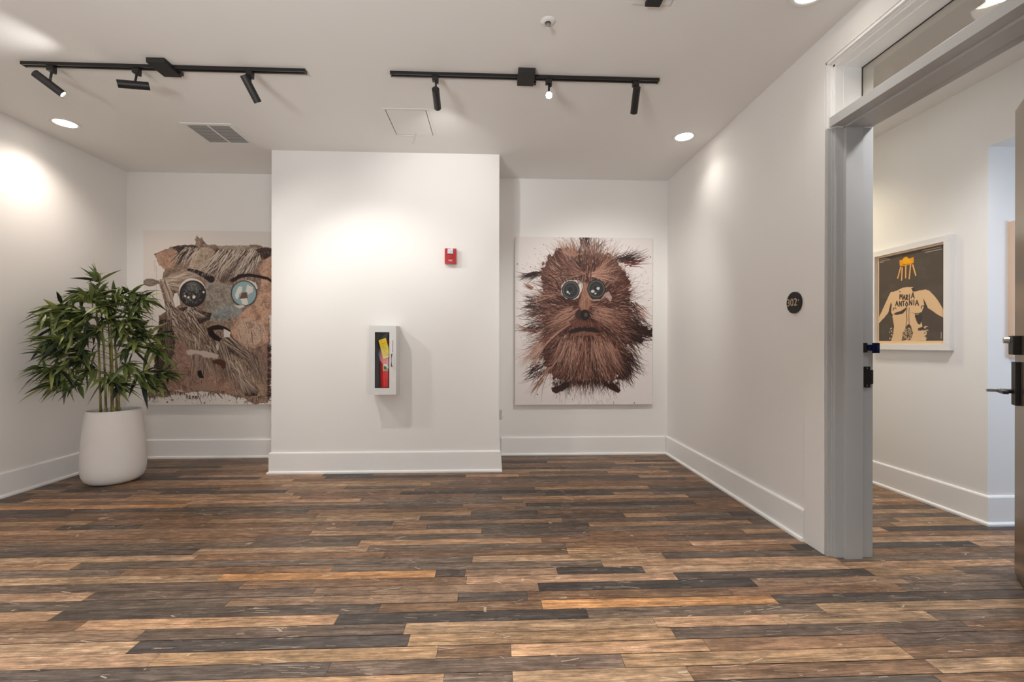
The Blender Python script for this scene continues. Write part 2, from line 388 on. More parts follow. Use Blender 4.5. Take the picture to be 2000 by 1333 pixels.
# steel door frame with its transom bar
bm = bmesh.new()
def jamb(sy, z1):
    y = (lambda v: v) if sy > 0 else (lambda v: DY0+DY1-v)
    def b(x0, x1, yf, z0, zt, bev=.002):
        ya, yb2 = sorted((y(yf), y(DY1))); box(bm, (x0, ya, z0), (x1, yb2, zt), bev)
    lo, hi = z1
    b(XR-.014, XR+.006, 2.404, lo, hi)
    b(XR+.006, XR+.016, 2.399, lo, hi)
    b(XR+.016, 1.912, 2.386, lo, hi)
    if lo > 0:
        b(1.912, X2, 2.384, lo, hi)
    else:
        b(1.912, 2.010, 2.366, 0, hi); b(2.010, X2, 2.384, 0, hi)
jamb(1, (2.356, DZ)); jamb(-1, (2.356, DZ))
# head of the transom, stepped mouldings
for x0, x1, z in ((XR-.014, XR+.006, 2.706), (XR+.006, XR+.016, 2.701), (XR+.016, 1.912, 2.690), (1.912, X2, 2.684)):
    box(bm, (x0, 1.45, z), (x1, DY1-.005, DZ), .002)
struct('trim_2', bm, M['trim'])
bm = bmesh.new()
jamb(1, (0, 2.356)); jamb(-1, (0, 2.356))
box(bm, (XR-.006, 1.475, 2.360), (1.912, 2.400, 2.412), .002)
box(bm, (1.912, 1.475, 2.348), (2.010, 2.386, 2.440), .002)
box(bm, (2.010, 1.475, 2.362), (X2, 2.386, 2.440), .002)
bar = struct('trim_3', bm, M['frame'])
bm = bmesh.new()
for s in (0, 1):
    y = 2.3835 if s == 0 else 1.4765
    box(bm, (2.014, y-.002, 2.44), (2.0185, y+.002, 2.684))
box(bm, (2.014, 1.4765, 2.680), (2.0185, 2.3835, 2.6845))
wf = struct('window_1', bm, M['black_gasket'])
bx('pane', (2.020, 1.477, 2.44), (2.026, 2.383, 2.684), M['glass'], wf)
# latch hardware on the jamb
st = empty('strike_plate', (2.045, 2.384, .99), 'black latch strike plate screwed to the doorway jamb below the deadbolt strike', 'strike plate')
bm = bmesh.new(); box(bm, (-.018, -.003, -.057), (.018, 0, .057), .001); box(bm, (.018, -.004, -.038), (.034, 0, .038), .001); link('plate', bm, M['black'], st)
for z in (-.047, .047):
    bm = bmesh.new(); cyl(bm, (0, -.0045, z), (0, -.002, z), .004, n=12); link('screw', bm, M['chrome'], st)
st = empty('deadbolt_strike', (2.035, 2.384, 1.150), 'dark deadbolt strike with glossy lip coloured with its blue reflection sticking out of the jamb', 'strike plate')
bm = bmesh.new(); box(bm, (-.012, -.003, -.026), (.012, 0, .026), .001); link('plate', bm, M['black'], st)
bm = bmesh.new(); box(bm, (.036, -.010, -.030), (.075, -.004, .026), .001); box(bm, (.012, -.006, -.016), (.04, 0, .016)); box(bm, (.052, -.014, -.022), (.067, -.010, .018), .002)
link('lip', bm, M['blue_reflection'], st)['label'] = 'glossy strike lip coloured with its blue reflection'  # blue reflection put into the lip's base colour

# ---------------------------------------------------------------- door leaf, open into the far room
dv = Vector((2.636-2.065, 2.17-1.485)); ang = math.atan2(dv.y, dv.x)
door = bpy.data.objects.new('door_1', None); C.objects.link(door); door.location = (2.065, 1.485, 0); door.rotation_euler = (0, 0, ang); tag(door, kind='structure')
LW = dv.length
bx('door_leaf', (0, -.045, .012), (LW, 0, 2.350), M['door'], door, .002)
bx('door_sweep', (.01, -.030, .003), (LW-.01, -.012, .012), M['white_plastic'], door)
kp = bx('deadbolt_keypad', (LW-.115, 0, 1.118), (LW-.028, .028, 1.212), M['black_dull'], door, .006)
bm = bmesh.new(); cyl(bm, (LW-.045, .024, 1.19), (LW-.045, .048, 1.19), .018, .015, n=20); link('thumb_turn', bm, M['chrome'], kp)
kl = bx('lock_plate', (LW-.105, 0, .868), (LW-.030, .018, 1.082), M['black_dull'], door, .004)
bm = bmesh.new()
cyl(bm, (LW-.065, .015, .936), (LW-.065, .062, .936), .011, n=18)
box(bm, (LW-.180, .052, .928), (LW-.050, .074, .944), .004)
link('lever', bm, M['black'], kl)
bm = bmesh.new(); box(bm, (LW-.062, .050, .9285), (LW-.0475, .110, .9435), .003); link('lever_return', bm, M['chrome'], kl)

# ---------------------------------------------------------------- room number plate
pl = empty('room_number_plate', (XR-.0005, 2.686, 1.423), 'round black door number plate reading 302 on the right wall', 'sign')
bm = bmesh.new()
def disc_x(bm, r, x0, x1, n=48):
    cyl(bm, (x0, 0, 0), (x1, 0, 0), r, n=n)
disc_x(bm, .066, -.010, 0); link('disc', bm, M['black'], pl, smooth=40)
bm = bmesh.new(); cyl(bm, (-.0103, 0, 0), (-.0095, 0, 0), .066, n=48); cyl(bm, (-.0110, 0, 0), (-.0100, 0, 0), .0635, n=48)
link('face', bm, M['black_dull'], pl)
mt = Matrix.Translation((-.0118, .014, .0)) @ Matrix.Rotation(-PI/2, 4, 'Z') @ Matrix.Rotation(PI/2, 4, 'X')
text_mesh('digits', '302', .066, M['brass'], pl, mt)['label'] = 'pale digits 302'
bm = bmesh.new(); prism(bm, [(-.040, .012), (-.048, .018), (-.048, .006)], -.0124, -.0114, 'x'); link('arrow', bm, M['brass'], pl)

# ---------------------------------------------------------------- raster painter (paint laid on a fine mesh grid)
class Paint:
    def __init__(s, x0, y0, x1, y1, sc_, bg, seed):
        s.x0, s.y0, s.k = x0, y0, sc_
        s.W = int((x1-x0)*sc_); s.H = int((y1-y0)*sc_)
        s.a = np.empty((s.H, s.W, 3)); s.a[:] = bg
        s.rn = np.random.RandomState(seed); s.R = random.Random(seed)
        s.YY, s.XX = np.mgrid[0:s.H, 0:s.W].astype(float)
    def T(s, p): return ((p[0]-s.x0)*s.k, (p[1]-s.y0)*s.k)
    def noise(s, scale, octv=4):
        out = np.zeros((s.H, s.W)); amp = 1; tot = 0
        for o in range(octv):
            c = max(1.5, scale*s.k/2**o); gh, gw = int(s.H/c)+3, int(s.W/c)+3
            g = s.rn.rand(gh, gw); y = s.YY/c; x = s.XX/c
            iy, ix = y.astype(int), x.astype(int); fy, fx = y-iy, x-ix
            fy = fy*fy*(3-2*fy); fx = fx*fx*(3-2*fx)
            v = (g[iy, ix]*(1-fx)+g[iy, ix+1]*fx)*(1-fy)+(g[iy+1, ix]*(1-fx)+g[iy+1, ix+1]*fx)*fy
            out += v*amp; tot += amp; amp *= .55
        return out/tot
    def mask(s, pts, rough=0, soft=1.0, nscale=30):
        P = [s.T(p) for p in pts]
        X, Y = s.XX, s.YY
        if rough:
            X = X+(s.noise(nscale)-.5)*2*rough*s.k; Y = Y+(s.noise(nscale)-.5)*2*rough*s.k
        ins = np.zeros((s.H, s.W), bool); d = np.full((s.H, s.W), 1e9)
        for (xa, ya), (xb, yb) in zip(P, P[1:]+P[:1]):
            if ya != yb:
                c = ((ya > Y) != (yb > Y)) & (X < (xb-xa)*(Y-ya)/(yb-ya)+xa); ins ^= c
            vx, vy = xb-xa, yb-ya; L = vx*vx+vy*vy+1e-9
            t = np.clip(((X-xa)*vx+(Y-ya)*vy)/L, 0, 1); d = np.minimum(d, np.hypot(X-xa-t*vx, Y-ya-t*vy))
        sd = np.where(ins, d, -d); return np.clip(sd/max(.3, soft*s.k)+.5, 0, 1)
    def fill(s, m, col, alpha=1.0):
        m = (m*alpha)[..., None]; col = np.array(col)
        s.a = s.a*(1-m)+col*m
    def poly(s, pts, col, rough=0, soft=1.5, alpha=1, nscale=30): s.fill(s.mask(pts, rough, soft, nscale), col, alpha)
    def ell(s, cx, cy, rx, ry, col, alpha=1, soft=1.5, rough=0):
        cx, cy = s.T((cx, cy)); rx *= s.k; ry *= s.k
        X, Y = s.XX, s.YY
        if rough: X = X+(s.noise(20)-.5)*2*rough*s.k; Y = Y+(s.noise(20)-.5)*2*rough*s.k
        d = 1-np.hypot((X-cx)/rx, (Y-cy)/ry); s.fill(np.clip(d*min(rx, ry)/max(.4, soft*s.k)+.5, 0, 1), col, alpha)
    def stroke(s, pts, r0, r1, col, alpha=1):
        P = [s.T(p) for p in pts]; n = len(P)-1; col = np.array(col)
        rmax = max(r0, r1)*s.k+1.5
        xs = [p[0] for p in P]; ys = [p[1] for p in P]
        X0, X1 = int(max(0, min(xs)-rmax)), int(min(s.W, max(xs)+rmax+1)); Y0, Y1 = int(max(0, min(ys)-rmax)), int(min(s.H, max(ys)+rmax+1))
        if X1 <= X0 or Y1 <= Y0: return
        cov = np.zeros((Y1-Y0, X1-X0))
        for i in range(n):
            (xa, ya), (xb, yb) = P[i], P[i+1]
            x0, x1 = int(max(X0, min(xa, xb)-rmax)), int(min(X1, max(xa, xb)+rmax+1)); y0, y1 = int(max(Y0, min(ya, yb)-rmax)), int(min(Y1, max(ya, yb)+rmax+1))
            if x1 <= x0 or y1 <= y0: continue
            X, Y = s.XX[y0:y1, x0:x1], s.YY[y0:y1, x0:x1]
            vx, vy = xb-xa, yb-ya; L = vx*vx+vy*vy+1e-9
            t = np.clip(((X-xa)*vx+(Y-ya)*vy)/L, 0, 1)
            r = (r0+(r1-r0)*((i+t)/n))*s.k
            c = np.clip(r+.5-np.hypot(X-xa-t*vx, Y-ya-t*vy), 0, 1)*np.clip(r*2.2, 0, 1)
            sub = cov[y0-Y0:y1-Y0, x0-X0:x1-X0]; np.maximum(sub, c, out=sub)
        m = (cov*alpha)[..., None]; reg = s.a[Y0:Y1, X0:X1]; s.a[Y0:Y1, X0:X1] = reg*(1-m)+col*m
    def hair(s, x, y, ang, ln, r0, r1, col, curl=.5, alpha=1, n=6):
        pts = [(x, y)]; c = (s.R.random()-.5)*curl
        for i in range(n):
            ang += c/n*2+(s.R.random()-.5)*curl*.35
            x += math.cos(ang)*ln/n; y += math.sin(ang)*ln/n; pts.append((x, y))
        s.stroke(pts, r0, r1, col, alpha); return pts
    def mesh(s, name, w, h, mat_, parent, matrix):
        """grid in local XZ (x right, z up), origin at top-left corner"""
        W, Hh = s.W, s.H
        gx, gy = np.meshgrid(np.linspace(0, w, W), np.linspace(0, -h, Hh))
        co_ = np.zeros((W*Hh, 3)); co_[:, 0] = gx.ravel(); co_[:, 2] = gy.ravel()
        i = np.arange(W*Hh).reshape(Hh, W)
        F = np.stack([i[:-1, :-1], i[1:, :-1], i[1:, 1:], i[:-1, 1:]], -1).reshape(-1, 4)
        me = bpy.data.meshes.new(name); me.vertices.add(W*Hh); me.vertices.foreach_set('co', co_.ravel())
        me.loops.add(F.size); me.loops.foreach_set('vertex_index', F.ravel().astype(np.int32))
        me.polygons.add(len(F)); me.polygons.foreach_set('loop_start', (np.arange(len(F))*4).astype(np.int32))
        me.update(calc_edges=True)
        c = s.a.clip(0, 255)/255; lin = np.where(c <= .04045, c/12.92, ((c+.055)/1.055)**2.4)
        rgba = np.ones((W*Hh, 4), np.float32); rgba[:, :3] = lin.reshape(-1, 3)
        a = me.attributes.new('Col', 'FLOAT_COLOR', 'POINT'); a.data.foreach_set('color', rgba.ravel())
        me.materials.append(mat_); me.transform(matrix)
        o = bpy.data.objects.new(name, me); C.objects.link(o); o.parent = parent; return o
PAINTM = attr_mat('acrylic_paint', .55, bump=.5, bscale=180)
PRINTM = attr_mat('printed_paper', .6)

# ---------------------------------------------------------------- painting with the shaggy brown face
def painting_hairy():
    p = Paint(57, 85, 1028, 1262, .40, (226, 219, 217), 3)
    r = p.R
    dk = [(38, 20, 17), (30, 16, 14), (52, 28, 22)]; br = [(86, 48, 38), (74, 40, 32), (98, 58, 46), (62, 34, 27)]
    lt = [(158, 116, 98), (176, 136, 118), (140, 98, 82), (196, 160, 144)]
    body = [(285,235),(330,195),(370,165),(480,175),(560,205),(640,195),(720,205),(800,290),(850,350),(872,480),(850,540),(800,560),(815,640),(830,700),(815,780),(800,860),(795,960),(775,1085),(690,1100),(600,1095),(480,1112),(400,1090),(330,1080),(285,1020),(250,950),(240,850),(262,760),(262,640),(262,540),(238,440),(232,330)]
    # pale speckle behind
    n = p.noise(14, 3)
    for i in range(900):
        a = r.random()*6.28; d = 300+r.random()*330
        x, y = 545+math.cos(a)*d*.85, 640+math.sin(a)*d*.98
        g = r.choice([150, 175, 120, 60, 40]); q = r.random()*1.6+.6
        p.stroke([(x, y), (x+math.cos(a)*r.random()*14, y+math.sin(a)*r.random()*14)], q, q*.6, (g, g-10, g-12), .6)
    # dark mass on the right and lower left, streaked
    def streaks(cx, cy, sx, sy, ang, n_, ln, cols, w0=3.2, spread=.35, al=.95):
        for i in range(n_):
            x, y = cx+(r.random()-.5)*sx, cy+(r.random()-.5)*sy
            p.hair(x, y, ang+(r.random()-.5)*spread*2, ln*(.4+r.random()), w0*(.5+r.random()), .5, r.choice(cols), .5, al)
    p.poly([(770,545),(850,540),(880,590),(870,650),(930,700),(1028,735),(1025,780),(950,770),(960,830),(880,820),(820,850),(870,900),(890,970),(830,960),(870,1030),(840,1080),(780,1090),(750,900)], dk[0], 26, 2, nscale=22)
    streaks(850, 640, 120, 220, .75, 150, 95, dk); streaks(870, 760, 160, 130, .15, 110, 100, dk); streaks(840, 880, 120, 200, .95, 140, 120, dk, 2.4)
    streaks(820, 1010, 90, 120, 1.0, 70, 90, dk, 2.2)
    streaks(900, 680, 120, 160, .8, 60, 120, dk, 1.6); streaks(930, 600, 80, 80, .7, 26, 90, lt, 1.6)
    streaks(215, 340, 70, 30, 2.85, 44, 110, dk, 2.6, .18); streaks(215, 600, 110, 60, 3.0, 50, 90, dk, 2.4, .3); streaks(215, 540, 100, 80, 3.1, 50, 80, dk, 1.8, .4)
    streaks(210, 700, 110, 90, 2.9, 50, 80, dk, 1.8, .4); streaks(250, 870, 90, 90, 2.4, 60, 70, dk, 2.6, .4); streaks(225, 1010, 90, 110, 2.5, 70, 75, dk, 2.0, .5)
    streaks(550, 130, 70, 80, -1.5, 60, 90, dk, 1.8, .35); streaks(600, 170, 120, 50, -1.3, 30, 90, dk, 1.4, .6)
    streaks(800, 240, 130, 40, -.35, 60, 130, dk, 2.0, .3); streaks(860, 270, 90, 40, -.25, 20, 100, [(90, 40, 34)], 3, .2)
    p.poly(body, br[1], 34, 10, nscale=16)
    # long radiating hairs past the outline
    for i in range(1500):
        a = r.random()*2*PI
        ex, ey = 545+math.cos(a)*255, 640+math.sin(a)*(400 if math.sin(a) < 0 else 390)
        t = .55+.5*r.random(); x, y = 545+(ex-545)*t, 640+(ey-640)*t
        aa = math.atan2(y-600, x-545)
        if math.sin(a) < -.5: aa += .15*math.cos(a)
        ln = (70+140*r.random())*(1.0 if abs(math.cos(a)) > .35 else .75)
        c = r.choice(dk+br if r.random() < .62 else lt)
        p.hair(x, y, aa, ln, 1.0+2.2*r.random(), .35, c, .7, .92)
    for i in range(900):      # fine whiskers leaving the head on every side
        a = r.random()*2*PI
        x, y = 545+math.cos(a)*(230+60*r.random()), 640+math.sin(a)*(380+60*r.random())
        aa = a+(r.random()-.5)*.5+(.35 if math.cos(a) < 0 and math.sin(a) > 0 else 0)
        p.hair(x, y, aa, 60+150*r.random(), 1.5, .35, r.choice(dk+dk+lt), .9, .85, 8)
    for i in range(80):
        a = -PI/2+(r.random()-.5)*1.9
        p.hair(545+math.cos(a)*240, 600+math.sin(a)*400, a+(r.random()-.5)*.3, 90+120*r.random(), 2.2, .4, r.choice(lt+[(190, 160, 140)]), .6, .85, 8)
    # fur inside, dark to light
    fn = lambda x, y: math.atan2(y-560, x-548)
    for i in range(5200):
        x, y = 240+r.random()*600, 185+r.random()*900
        if ((x-545)/300)**2+((y-645)/465)**2 > 1: continue
        if abs(y-450) < 75 and 370 < x < 690: continue
        a = fn(x, y)
        if y < 400: a = math.atan2(y-430-40*math.cos(x*.02), (x-545)*1.6)
        if y > 760: a = math.atan2(340, (x-548)*1.0)
        a += (r.random()-.5)*.6
        u = r.random(); c = r.choice(br if u < .42 else dk if u < .78 else lt)
        if 300 < x < 850 and y < 480 and u > .90: c = (170, 112, 78)
        p.hair(x, y, a, 35+70*r.random(), .7+1.5*r.random(), .35, c, .8, .8)
    for k in range(170):
        x0 = 360+r.random()*380; p.hair(x0, 770+r.random()*120, math.atan2(320, (x0-548)*.9), 130+190*r.random(), 1.6, .5, r.choice(lt), .5, .75, 8)
    for k in range(150):
        sgn = r.choice((-1, 1)); p.hair(548+sgn*(40+90*r.random()), 560+90*r.random(), (0 if sgn > 0 else PI)+sgn*(.25+.5*r.random()), 130+160*r.random(), 1.4, .4, r.choice(lt), .6, .7, 8)
    for k in range(90): p.hair(590+30*r.random(), 330+30*r.random(), -.9+1.3*r.random(), 120+140*r.random(), 2.2, .5, r.choice(lt), .7, .6, 8)
    for k in range(80): p.hair(520+30*r.random(), 320+30*r.random(), PI+.9-1.2*r.random(), 120+140*r.random(), 2.0, .5, r.choice(lt+br), .7, .6, 8)
    for k in range(30): p.hair(500-70*r.random(), 200+30*r.random(), -2.2-.4*r.random(), 120+60*r.random(), 1.8, .4, r.choice(lt), .4, .8)
    # broad pale locks on the left
    for (x, y, a, ln, w_) in ((430,690,2.62,300,13),(250,820,2.05,190,17),(300,790,2.7,180,8),(350,480,3.02,130,9),(330,500,2.9,150,7),(200,740,3.2,140,8),(300,1000,2.25,210,7),(240,1080,2.35,120,9),(170,440,3.6,60,12)):
        p.hair(x, y, a, ln, w_, 2, r.choice(lt[:2]), .35, .9, 9)
        for q in range(14): p.hair(x+(r.random()-.5)*30, y+(r.random()-.5)*30, a+(r.random()-.5)*.35, ln*(.7+.6*r.random()), 2.0, .4, r.choice(lt+br), .5, .8, 8)
    for k in range(60): p.hair(200+60*r.random(), 820+50*r.random(), 2.0+.5*r.random(), 120+110*r.random(), 2.2, .5, r.choice([(190, 160, 146), (170, 136, 120)]), .6, .75, 8)
    # centre of the face: nose bridge
    p.poly([(535,400),(575,400),(590,560),(560,600),(520,600),(505,560),(520,480)], (158, 112, 88), 10, 14, .8)
    for k in range(160): p.hair(548+(r.random()-.5)*60, 400+200*r.random(), PI/2+(r.random()-.5)*.8, 30+40*r.random(), 1.5, .4, r.choice(lt+br[:1]), .8, .6)
    # eyes
    p.poly([(375,470),(385,415),(440,385),(505,385),(532,410),(525,450),(505,500),(470,522),(410,515)], (214, 204, 200), 8, 2)
    for k in range(26): p.hair(470+60*r.random(), 385+40*r.random(), r.random()*6, 22, 1.6, .5, dk[0], 1.2, .85)
    for (cx, cy, rr) in ((446, 455, 58), (627, 446, 60)):
        p.ell(cx, cy, rr+5, rr+7, (28, 24, 24), 1, 2); p.ell(cx, cy, rr-2, rr, (92, 92, 90), 1, 4); p.ell(cx, cy, rr-9, rr-7, (44, 44, 45), 1, 6)
        p.ell(cx-4, cy-4, 30, 30, (60, 60, 62), .8, 8); p.ell(cx-4, cy-6, 17, 17, (34, 33, 34), 1, 5)
    for (x, y, q) in ((425, 468, 9), (437, 480, 5), (600, 462, 13), (640, 442, 12), (620, 478, 8)): p.ell(x, y, q, q*.8, (206, 206, 206), .95, 3, 4)
    p.poly([(575,500),(600,520),(660,515),(690,470),(715,460),(735,500),(730,540),(690,500),(650,530),(590,528)], (190, 168, 158), 8, 3, .75)
    # nose and mouth
    p.ell(510, 628, 34, 34, (58, 34, 28), .9, 12, 8); p.ell(547, 628, 33, 38, (28, 20, 19), 1, 6, 3); p.ell(553, 628, 13, 15, (92, 78, 72), .8, 9)
    p.poly([(440,690),(480,655),(540,670),(620,690),(640,715),(560,705),(470,715)], (112, 70, 56), 10, 16, .55)
    p.poly([(428,745),(480,718),(540,714),(560,722),(600,712),(650,742),(655,752),(560,748),(542,738),(480,758),(440,760)], (36, 24, 20), 5, 2)
    p.poly([(440,760),(540,742),(650,757),(620,778),(540,772),(470,778)], (140, 96, 80), 5, 8, .6)
    # feet
    p.poly([(308,1140),(430,1098),(440,1128),(345,1182),(322,1172)], (62, 34, 28), 9, 2); p.poly([(672,1108),(755,1112),(802,1160),(782,1178),(720,1150)], (56, 30, 25), 9, 2)
    for k in range(260):
        x = 320+r.random()*470; p.hair(x, 1085+r.random()*25, PI/2+(r.random()-.5)*1.0, 25+90*r.random()**2, 1.6, .5, r.choice(dk), .5, .9)
    for k in range(40):
        x = 360+r.random()*400; y = 1150+90*r.random(); p.stroke([(x, y), (x, y+20+30*r.random())], .9, .6, dk[0], .7)
    for k in range(700):
        a = r.random()*6.28; d = 400+abs(r.gauss(0, 1))*95
        x, y = 545+math.cos(a)*d*.84, 640+math.sin(a)*d; q = .6+1.9*r.random()**3
        p.stroke([(x, y), (x+math.cos(a)*8*r.random(), y+math.sin(a)*8*r.random())], q, q*.6, r.choice(dk+lt), .75)
    for (x, y) in ((213, 1185), (72, 275), (897, 1247), (1010, 218)): p.ell(x, y, 4, 4, (40, 30, 30), 1, 2)
    return p
t = empty('canvas_painting', (.95, YB, 1.405), 'canvas painting of a shaggy brown hairy face with round eyes, right of the wall breast', 'painting')
PW2, PH2 = 1.448, 1.748
bx('canvas', (-PW2/2, -.045, -PH2/2), (PW2/2, -.002, PH2/2), M['canvas_side'], t, .002)
painting_hairy().mesh('painted_face', PW2-.003, PH2-.003, PAINTM, t, Matrix.Translation((-PW2/2+.0015, -.0462, PH2/2-.0015)))

# ---------------------------------------------------------------- abstract painting behind the plant
def painting_abstract():
    p = Paint(36, 36, 1050, 1272, .40, (223, 216, 210), 11)
    r = p.R
    dk = [(42, 30, 28), (52, 38, 34), (34, 25, 24)]; tp = [(124, 106, 92), (112, 96, 84), (138, 120, 104), (98, 82, 72)]; pale = [(182, 168, 154), (168, 154, 140), (196, 184, 172)]
    out = [(108,212),(150,185),(205,172),(228,152),(320,135),(390,140),(398,110),(385,98),(402,72),(418,98),(436,82),(450,112),(478,134),(640,142),(830,130),(862,150),(943,155),(1050,170),(1050,560),(905,630),(895,700),(915,780),(900,850),(922,920),(902,980),(920,1050),(900,1110),(922,1170),(890,1262),(790,1268),(740,1228),(620,1200),(560,1185),(440,1172),(350,1186),(250,1190),(180,1215),(60,1215),(60,1190),(120,1100),(110,1000),(104,900),(130,800),(152,690),(140,640),(204,600),(160,480),(142,420),(164,370),(182,310),(146,285),(128,240)]
    p.poly(out, (118, 99, 87), 12, 2)
    body = p.mask(out, 6, 2)
    nz = p.noise(60, 5); n2 = p.noise(22, 4)
    p.fill(body*np.clip((nz-.5)*4, 0, 1), (146, 122, 106), .6); p.fill(body*np.clip((.47-n2)*4, 0, 1), (84, 66, 58), .6)
    # pinkish brown lower left
    p.poly([(240,690),(360,680),(430,800),(460,1000),(440,1150),(300,1190),(180,1190),(230,1000),(250,850)], (138, 106, 94), 18, 24, .85)
    p.poly([(430,880),(560,900),(640,1000),(690,1180),(560,1180),(440,1165)], (150, 114, 98), 18, 20, .7)
    p.poly([(700,870),(900,840),(915,980),(905,1120),(880,1200),(800,1010)], (120, 92, 82), 18, 20, .9)
    p.poly([(740,1060),(860,1090),(900,1120),(880,1240),(800,1250),(700,1200)], (150, 122, 96), 14, 16, .7)
    # peach area on the right
    pe = [(640,665),(720,605),(800,548),(838,450),(845,380),(830,300),(862,240),(943,190),(1050,200),(1050,560),(900,640),(912,780),(880,835),(800,870),(700,830),(635,770)]
    m = p.mask(pe, 10, 8); p.fill(m, (170, 136, 116))
    st = np.sin((p.XX*.09+p.YY*.03)+p.noise(120, 3)*14)
    p.fill(m*np.clip(st, 0, 1), (192, 152, 126), .55); p.fill(m*np.clip(-st-.3, 0, 1), (130, 92, 74), .55)
    p.poly([(660,690),(780,660),(870,700),(880,790),(790,860),(690,800)], (176, 154, 138), 14, 22, .75)
    # upper left tan patch, dark patches
    p.poly([(112,212),(152,187),(205,174),(270,176),(285,215),(270,262),(225,300),(180,312),(146,285),(130,240)], (150, 118, 98), 7, 3)
    p.poly([(228,152),(320,137),(400,142),(350,190),(300,260),(270,280),(285,215),(262,175)], dk[0], 6, 3)
    p.poly([(430,150),(500,158),(530,190),(520,290),(455,330),(340,310),(370,235)], (150, 134, 118), 8, 6)
    p.ell(460, 236, 4, 4, (60, 50, 44), 1, 2)
    p.poly([(520,160),(850,165),(820,250),(740,330),(650,400),(560,395),(500,330),(530,220)], (76, 62, 54), 14, 10, .95)
    p.poly([(540,140),(800,135),(820,165),(700,190),(560,175)], (150, 140, 124), 8, 6, .85)
    p.poly([(800,168),(850,150),(918,158),(912,205),(880,235),(850,232),(820,195)], (48, 35, 31), 5, 2)
    p.poly([(700,290),(840,205),(850,235),(790,310),(730,345)], (160, 146, 132), 8, 6, .9)
    # nose and cheek, grey with a blue cast
    p.poly([(470,395),(560,400),(640,430),(650,540),(722,590),(690,645),(560,670),(500,680),(455,560)], (128, 122, 114), 10, 8)
    p.poly([(500,610),(600,560),(700,560),(722,590),(690,645),(560,672),(500,680)], (118, 132, 136), 10, 14, .85)
    for k in range(260):
        x, y = 470+200*r.random(), 410+250*r.random(); p.hair(x, y, .9+.5*r.random(), 40+50*r.random(), 1.5, .6, r.choice([(148, 142, 132), (110, 106, 100), (96, 88, 82)]), .5, .5)
    # dark fields under the strands
    p.poly([(265,592),(330,575),(400,600),(505,618),(490,665),(420,700),(330,660),(280,630)], dk[2], 8, 3)
    p.poly([(150,660),(205,660),(245,720),(250,860),(215,1000),(180,1050),(112,1000),(118,880)], dk[0], 14, 8, .95)
    p.poly([(165,400),(215,445),(265,470),(240,560),(200,560),(165,470)], (72, 58, 50), 6, 4)
    p.poly([(700,1050),(760,1080),(840,1170),(815,1205),(735,1210),(690,1120)], dk[2], 8, 5)
    p.poly([(590,820),(640,860),(760,940),(850,975),(830,990),(720,950),(620,900)], dk[1], 10, 6, .9)
    # weathering all over the paint skin
    tx = p.noise(7, 3); ty = p.noise(36, 4)
    p.fill(body*np.clip((tx-.56)*7, 0, 1), (92, 76, 66), .38); p.fill(body*np.clip((.42-tx)*7, 0, 1), (196, 178, 160), .34)
    p.fill(body*np.clip((ty-.58)*8, 0, 1), (70, 54, 48), .32); p.fill(body*np.clip((.40-ty)*8, 0, 1), (172, 152, 136), .30)
    for k in range(420):
        x, y = 180+720*r.random(), 660+520*r.random()
        p.hair(x, y, 1.05+.45*r.random()-(.25 if x < 400 else 0), 50+90*r.random(), 1.6, .5, r.choice(tp+dk+pale[:1]), .5, .6)
    # strands
    def fan(src, dst, n_, w0, cols, sa=10, sb=30, curl=14, al=.9):
        for i in range(n_):
            x0, y0 = src[0]+(r.random()-.5)*sa*2, src[1]+(r.random()-.5)*sa*2
            t = r.random(); dx, dy = dst[0][0]+(dst[1][0]-dst[0][0])*t, dst[0][1]+(dst[1][1]-dst[0][1])*t
            dx += (r.random()-.5)*sb; dy += (r.random()-.5)*sb
            mx_, my_ = (x0+dx)/2+(r.random()-.5)*curl*3, (y0+dy)/2+(r.random()-.5)*curl*3
            pts = []
            for j in range(9):
                u = j/8; pts.append(((1-u)**2*x0+2*u*(1-u)*mx_+u*u*dx+(r.random()-.5)*3, (1-u)**2*y0+2*u*(1-u)*my_+u*u*dy+(r.random()-.5)*3))
            p.stroke(pts, w0*(.5+r.random()), .5, r.choice(cols), al)
    for i in range(340):        # forehead field, running down-left
        x, y = 540+300*r.random(), 165+60*r.random(); a = 2.05+.35*(840-x)/300*.5
        p.hair(x, y, a+(r.random()-.5)*.2, 130+130*r.random(), 2.6*(.4+r.random()), .6, r.choice(pale+dk[:2]), .5, .85, 8)
    for i in range(110):
        x, y = 300+120*r.random(), 150+40*r.random(); p.hair(x, y, 2.15+.2*r.random(), 90+70*r.random(), 2.0, .6, r.choice(pale+dk), .5, .85, 8)
    fan((165, 400), ((330, 300), (470, 350)), 90, 3.0, tp+pale+dk[:1], 14, 20)
    fan((165, 395), ((300, 380), (300, 470)), 40, 2.4, tp+pale, 12, 20)
    fan((175, 400), ((215, 620), (290, 640)), 90, 3.2, tp+pale, 16, 20)
    fan((205, 560), ((190, 700), (420, 690)), 150, 2.4, tp+pale+dk, 22, 30)
    fan((360, 580), ((280, 650), (500, 650)), 80, 1.8, pale+dk, 24, 30)
    fan((300, 680), ((330, 860), (560, 880)), 260, 2.6, tp+dk[:2]+pale[:2], 70, 60, 16, .85)
    fan((430, 820), ((380, 1080), (620, 1060)), 240, 2.4, tp+dk[:1]+pale[:1], 70, 80, 18, .7)
    fan((540, 800), ((600, 1080), (700, 1150)), 120, 2.4, tp+dk+pale[:2], 50, 60, 18, .8)
    fan((600, 800), ((730, 940), (860, 990)), 110, 2.2, pale[:2]+tp+dk, 30, 40, 12, .85)
    fan((660, 990), ((720, 1200), (840, 1170)), 130, 2.6, pale+tp+dk[:1], 36, 30, 10, .9)
    fan((800, 950), ((820, 1100), (900, 1150)), 80, 2.0, tp+dk[:1], 60, 40, 10, .7)
